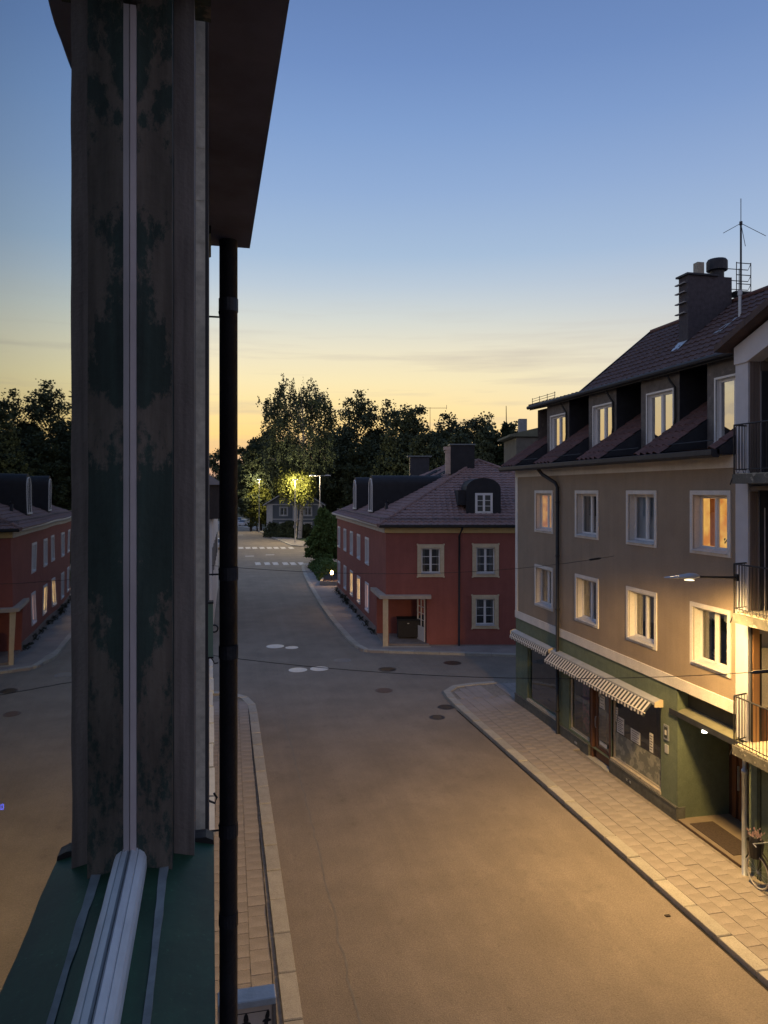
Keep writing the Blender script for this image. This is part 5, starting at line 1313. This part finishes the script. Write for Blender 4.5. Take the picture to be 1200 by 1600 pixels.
enrich(beadm, [((20, 20, 4), 1.0, [(.35, .85), (.65, 1.05)])]); enrich(MATS['pale_bead'], [((30, 5, 30), 1.0, [(.35, .82), (.6, 1.05)])])
enrich(plast, [((70, 70, 70), 1.0, [(.3, .8), (.7, 1.2)]), ((6, 6, 3), 1.0, [(.35, .8), (.65, 1.1)])])
# interior room behind the pane
rmb = MB(); rmb.box(-2.6, -.18, -1.6, 2.6, 6.9, 9.5); rmb.f = [tuple(reversed(f)) for f in rmb.f]
# open towards the glass: drop the +x face
rmb.f = [f for k, f in enumerate(rmb.f) if k != 3]
rmb.build('room', pm('own_room', (.028, .028, .032), .9, .3, 2), own)
bd = thing('clock_display', 'small blue glowing display behind the window glass', 'clock', tuple(Matrix.Rotation(OR, 3, 'Z') @ Vector((-.309, 1.2, 7.823))), OR)
MB().box(-.03, .02, .004, .03, 0, .022).build('casing', blackp, bd)
m = MB()
for k in range(4):
    x = -.026 + k * .011
    m.box(x, x + .008, 0, .003, .003, .0055); m.box(x, x + .008, 0, .003, .015, .0175); m.box(x, x + .002, 0, .003, .0055, .015); m.box(x + .006, x + .008, 0, .003, .0055, .015)
m.build('digits', emit('blue_digits', (.08, .12, 1), 6), bd); bd.scale = (.55, .55, .55)
# walls
MB().box(-6, -.010, 1.42, 4.25, 0, 9.66).build('wall', darkplast, own)
MB().box(-6, -.010, -8, 1.42, 0, 7.66).build('wall_below_window', darkplast, own)
MB().box(-6, -2.62, -8, VJ + .14, 7.66, 9.66).build('wall_behind', darkplast, own)
eb = MB().box(-6, .212, -8, 4.22, 9.66, 9.98); eb.build('eave_box', pm('eave_boards', (.13, .14, .21), .85, .35, 2.5, .1, 18, bdist=.0012), own)
MB().extr([(-.06, 9.60), (.0, 9.62), (.0, 9.70), (-.06, 9.70)], 'y', 3.9, 4.3).build('eave_trim', blackp, own)
MB().tube([(.215, 1.8, 9.67), (.24, 1.95, 9.69), (.26, 2.05, 9.68)], .008, 6).build('gutter_hook', blackp, own)
MB().extr([(.25, 9.98), (.25, 10.06), (-4, 12.0), (-4, 9.98)], 'y', -8, 4.3).build('roof', darkmetal, own)
# black downpipe on the wall
VP_ = 4.12; up = ou(357, VP_)
dp = MB(); dp.tube([(up, VP_, 9.66), (up, VP_, .1)], .0495, 18)
pipe = dp.build('downpipe', pm('downpipe_black', (.014, .018, .026), .5, .4, 6, .2, 40), own, smooth=True)
for y_ in (475, 897, 1020, 1300, 1440):
    z = HC - (y_ - 766) / FPX * 4.0
    MB().lathe([(.0525, -.035), (.0525, .035)], (up, VP_, z), 18).build('pipe_collar', MATS['downpipe_black'], pipe)
for y_ in (494, 898, 1300):
    z = HC - (y_ - 766) / FPX * 4.0
    MB().tube([(-.05, VP_, z), (up - .05, VP_, z), (up - .05, VP_, z + .03)], .0055, 6).build('pipe_bracket', blackp, pipe)
MB().tube([(-.02, VP_, 6.62), (.02, VP_, 6.60), (.03, VP_, 6.63), (.015, VP_, 6.655)], .006, 6).build('wall_hook', blackp, own)

# row of houses along the left side, seen edge-on
rowt = thing('row_house', 'grey house in line with ours, seen edge-on behind the downpipe', 'building', (0, 0, 0), OR)
MB().box(-8, -.06, 4.4, 28.0, 0, 9.3).build('wall', pm('row_render', (.20, .19, .175), .9, .15, 3, .3, 50), rowt)
MB().extr([(-.05, 9.3), (-.05, 9.36), (-4, 11.0), (-8, 9.3)], 'y', 4.4, 28.0).build('roof', darkmetal, rowt)
for k in range(9):
    v = 11.6 + k * 1.35
    MB().box(-.06, .055 + .012 * math.sin(k * 2.3), v, v + 1.27, 3.02, 3.10).build('shop_blind_box', pm('blue_white_metal', (.50, .56, .60), .5, .1, 4, 0), rowt)
    MB().box(-.06, -.02, v, v + 1.27, .6, 2.8).build('shop_pane', pane, rowt)
gb = thing('green_metal_box', 'flat green metal box on the outer corner of our window reveal, beside the downpipe', 'metal box', (0, 0, 0), OR)
vg_ = 1.37
MB().box(ou(316, vg_), ou(333, vg_), vg_, vg_ + .02, oz(1026, 0, vg_), oz(943, 0, vg_)).build('panel', pm('green_grey_metal', (.20, .30, .23), .7, .1, 4, .1, 30, bdist=.001), gb)
MB().box(ou(315, vg_), ou(333.6, vg_), vg_ - .003, vg_ + .022, oz(943, 0, vg_), oz(940.5, 0, vg_)).build('top_cap', blackp, gb)
MB().box(ou(315, vg_), ou(333.6, vg_), vg_ - .003, vg_ + .022, oz(1028.5, 0, vg_), oz(1026, 0, vg_)).build('bottom_cap', blackp, gb)
hk = thing('cable_hook', 'black iron hook under the green box holding the street cable', 'hook', (0, 0, 0), OR)
zt_ = oz(1029, 0, 11.6)
MB().tube([(ou(330, 11.6), 11.65, zt_), (ou(334, 11.6), 11.65, zt_ - .06), (ou(335, 11.6), 11.65, zt_ - .09), (ou(341, 11.6), 11.65, zt_ - .08)], .010, 6).build('rod', blackp, hk)
MB().torus((ou(335, 11.6), 11.9, oz(988, 0, 11.6)), .055, .012, 'y', 18, 6).build('ring', blackp, hk)
# house across the left side street
lx, ly = cw(331, 41)
lh = thing('white_house', 'white house with dark overhanging roof across the side street, behind the downpipe', 'building', (lx, ly, 0), 0)
MB().box(-9, 0, 0, 22, 0, 6.7).build('wall', whitem, lh)
MB().box(-9, .42, -.3, 6, 6.72, 8.6).build('roof_storey', pm('dark_brown_cladding', (.035, .028, .026), .85, .2, 3, .2, 20), lh)
MB().extr([(-9.2, 8.6), (.62, 8.6), (.50, 8.72), (-.2, 9.2), (-9.2, 9.2)], 'y', -.5, 6.2).build('roof', MATS['fin_metal'], lh)
for k in range(6): MB().box(-.005, .03, 1.2 + k * 3.2, 2.3 + k * 3.2, 3.4, 5.0).build('window', darkroom, lh)

# projecting sign below
vs_ = 5.05; su0, su1 = ou(340, vs_), ou(427, vs_)
zs = oz(1590, .3, vs_)
ps = thing('projecting_sign', 'projecting shop sign with pale metal top and two black plant emblems', 'sign', (0, 0, 0), OR)
MB().box(su0, ou(426, vs_) + .0, vs_, vs_ + .07, zs - .95, zs).build('panel', pm('sign_beige', (.62, .54, .46), .7, .1, 5, .1, 40), ps)
MB().cbox(su0, ou(431, vs_), vs_ - .035, vs_ + .11, zs + .0, zs + .045, .006).build('top_rail', pm('sign_top_metal', (.42, .48, .52), .45, .15, 9, .15, 50), ps)
MB().box(ou(426, vs_), ou(431, vs_), vs_ - .02, vs_ + .09, zs - .95, zs).build('side_rail', pm('sign_side', (.2, .18, .165), .6), ps)
bl = MB(); x0_, x1_ = su0 + .02, ou(419, vs_); zt2 = zs - .055; t_ = .004
bl.box(x0_, x1_, vs_ - .003, vs_ - .0005, zt2 - t_, zt2); bl.box(x1_ - t_, x1_, vs_ - .003, vs_ - .0005, zs - .9, zt2 - t_)
bl.build('border_line', blackp, ps)
def emblem(cx, cz, lean, nm):
    pts = [(0, 0), (.012, -.018), (.017, -.045), (.013, -.062), (.030, -.070), (.034, -.080), (.016, -.083), (.013, -.10), (.02, -.13), (.012, -.2), (.014, -.26)]
    out = [(x + lean * (z + .26) * .18, z) for x, z in pts] + [(-x * (1 if lean == 0 else .75) + lean * (z + .26) * .18, z) for x, z in pts[::-1][:-1]]
    MB().extr([(cx + x, cz + z) for x, z in out], 'y', vs_ - .004, vs_ - .0008).build(nm, blackp, ps)
emblem(ou(384.5, vs_), oz(1603, .3, vs_), 0, 'emblem'); emblem(ou(411, vs_) - .012, oz(1602, .3, vs_), 1.0, 'emblem')
MB().box(-.03, su0 + .05, vs_ + .01, vs_ + .04, zs - .2, zs - .17).build('wall_bracket', blackp, ps)
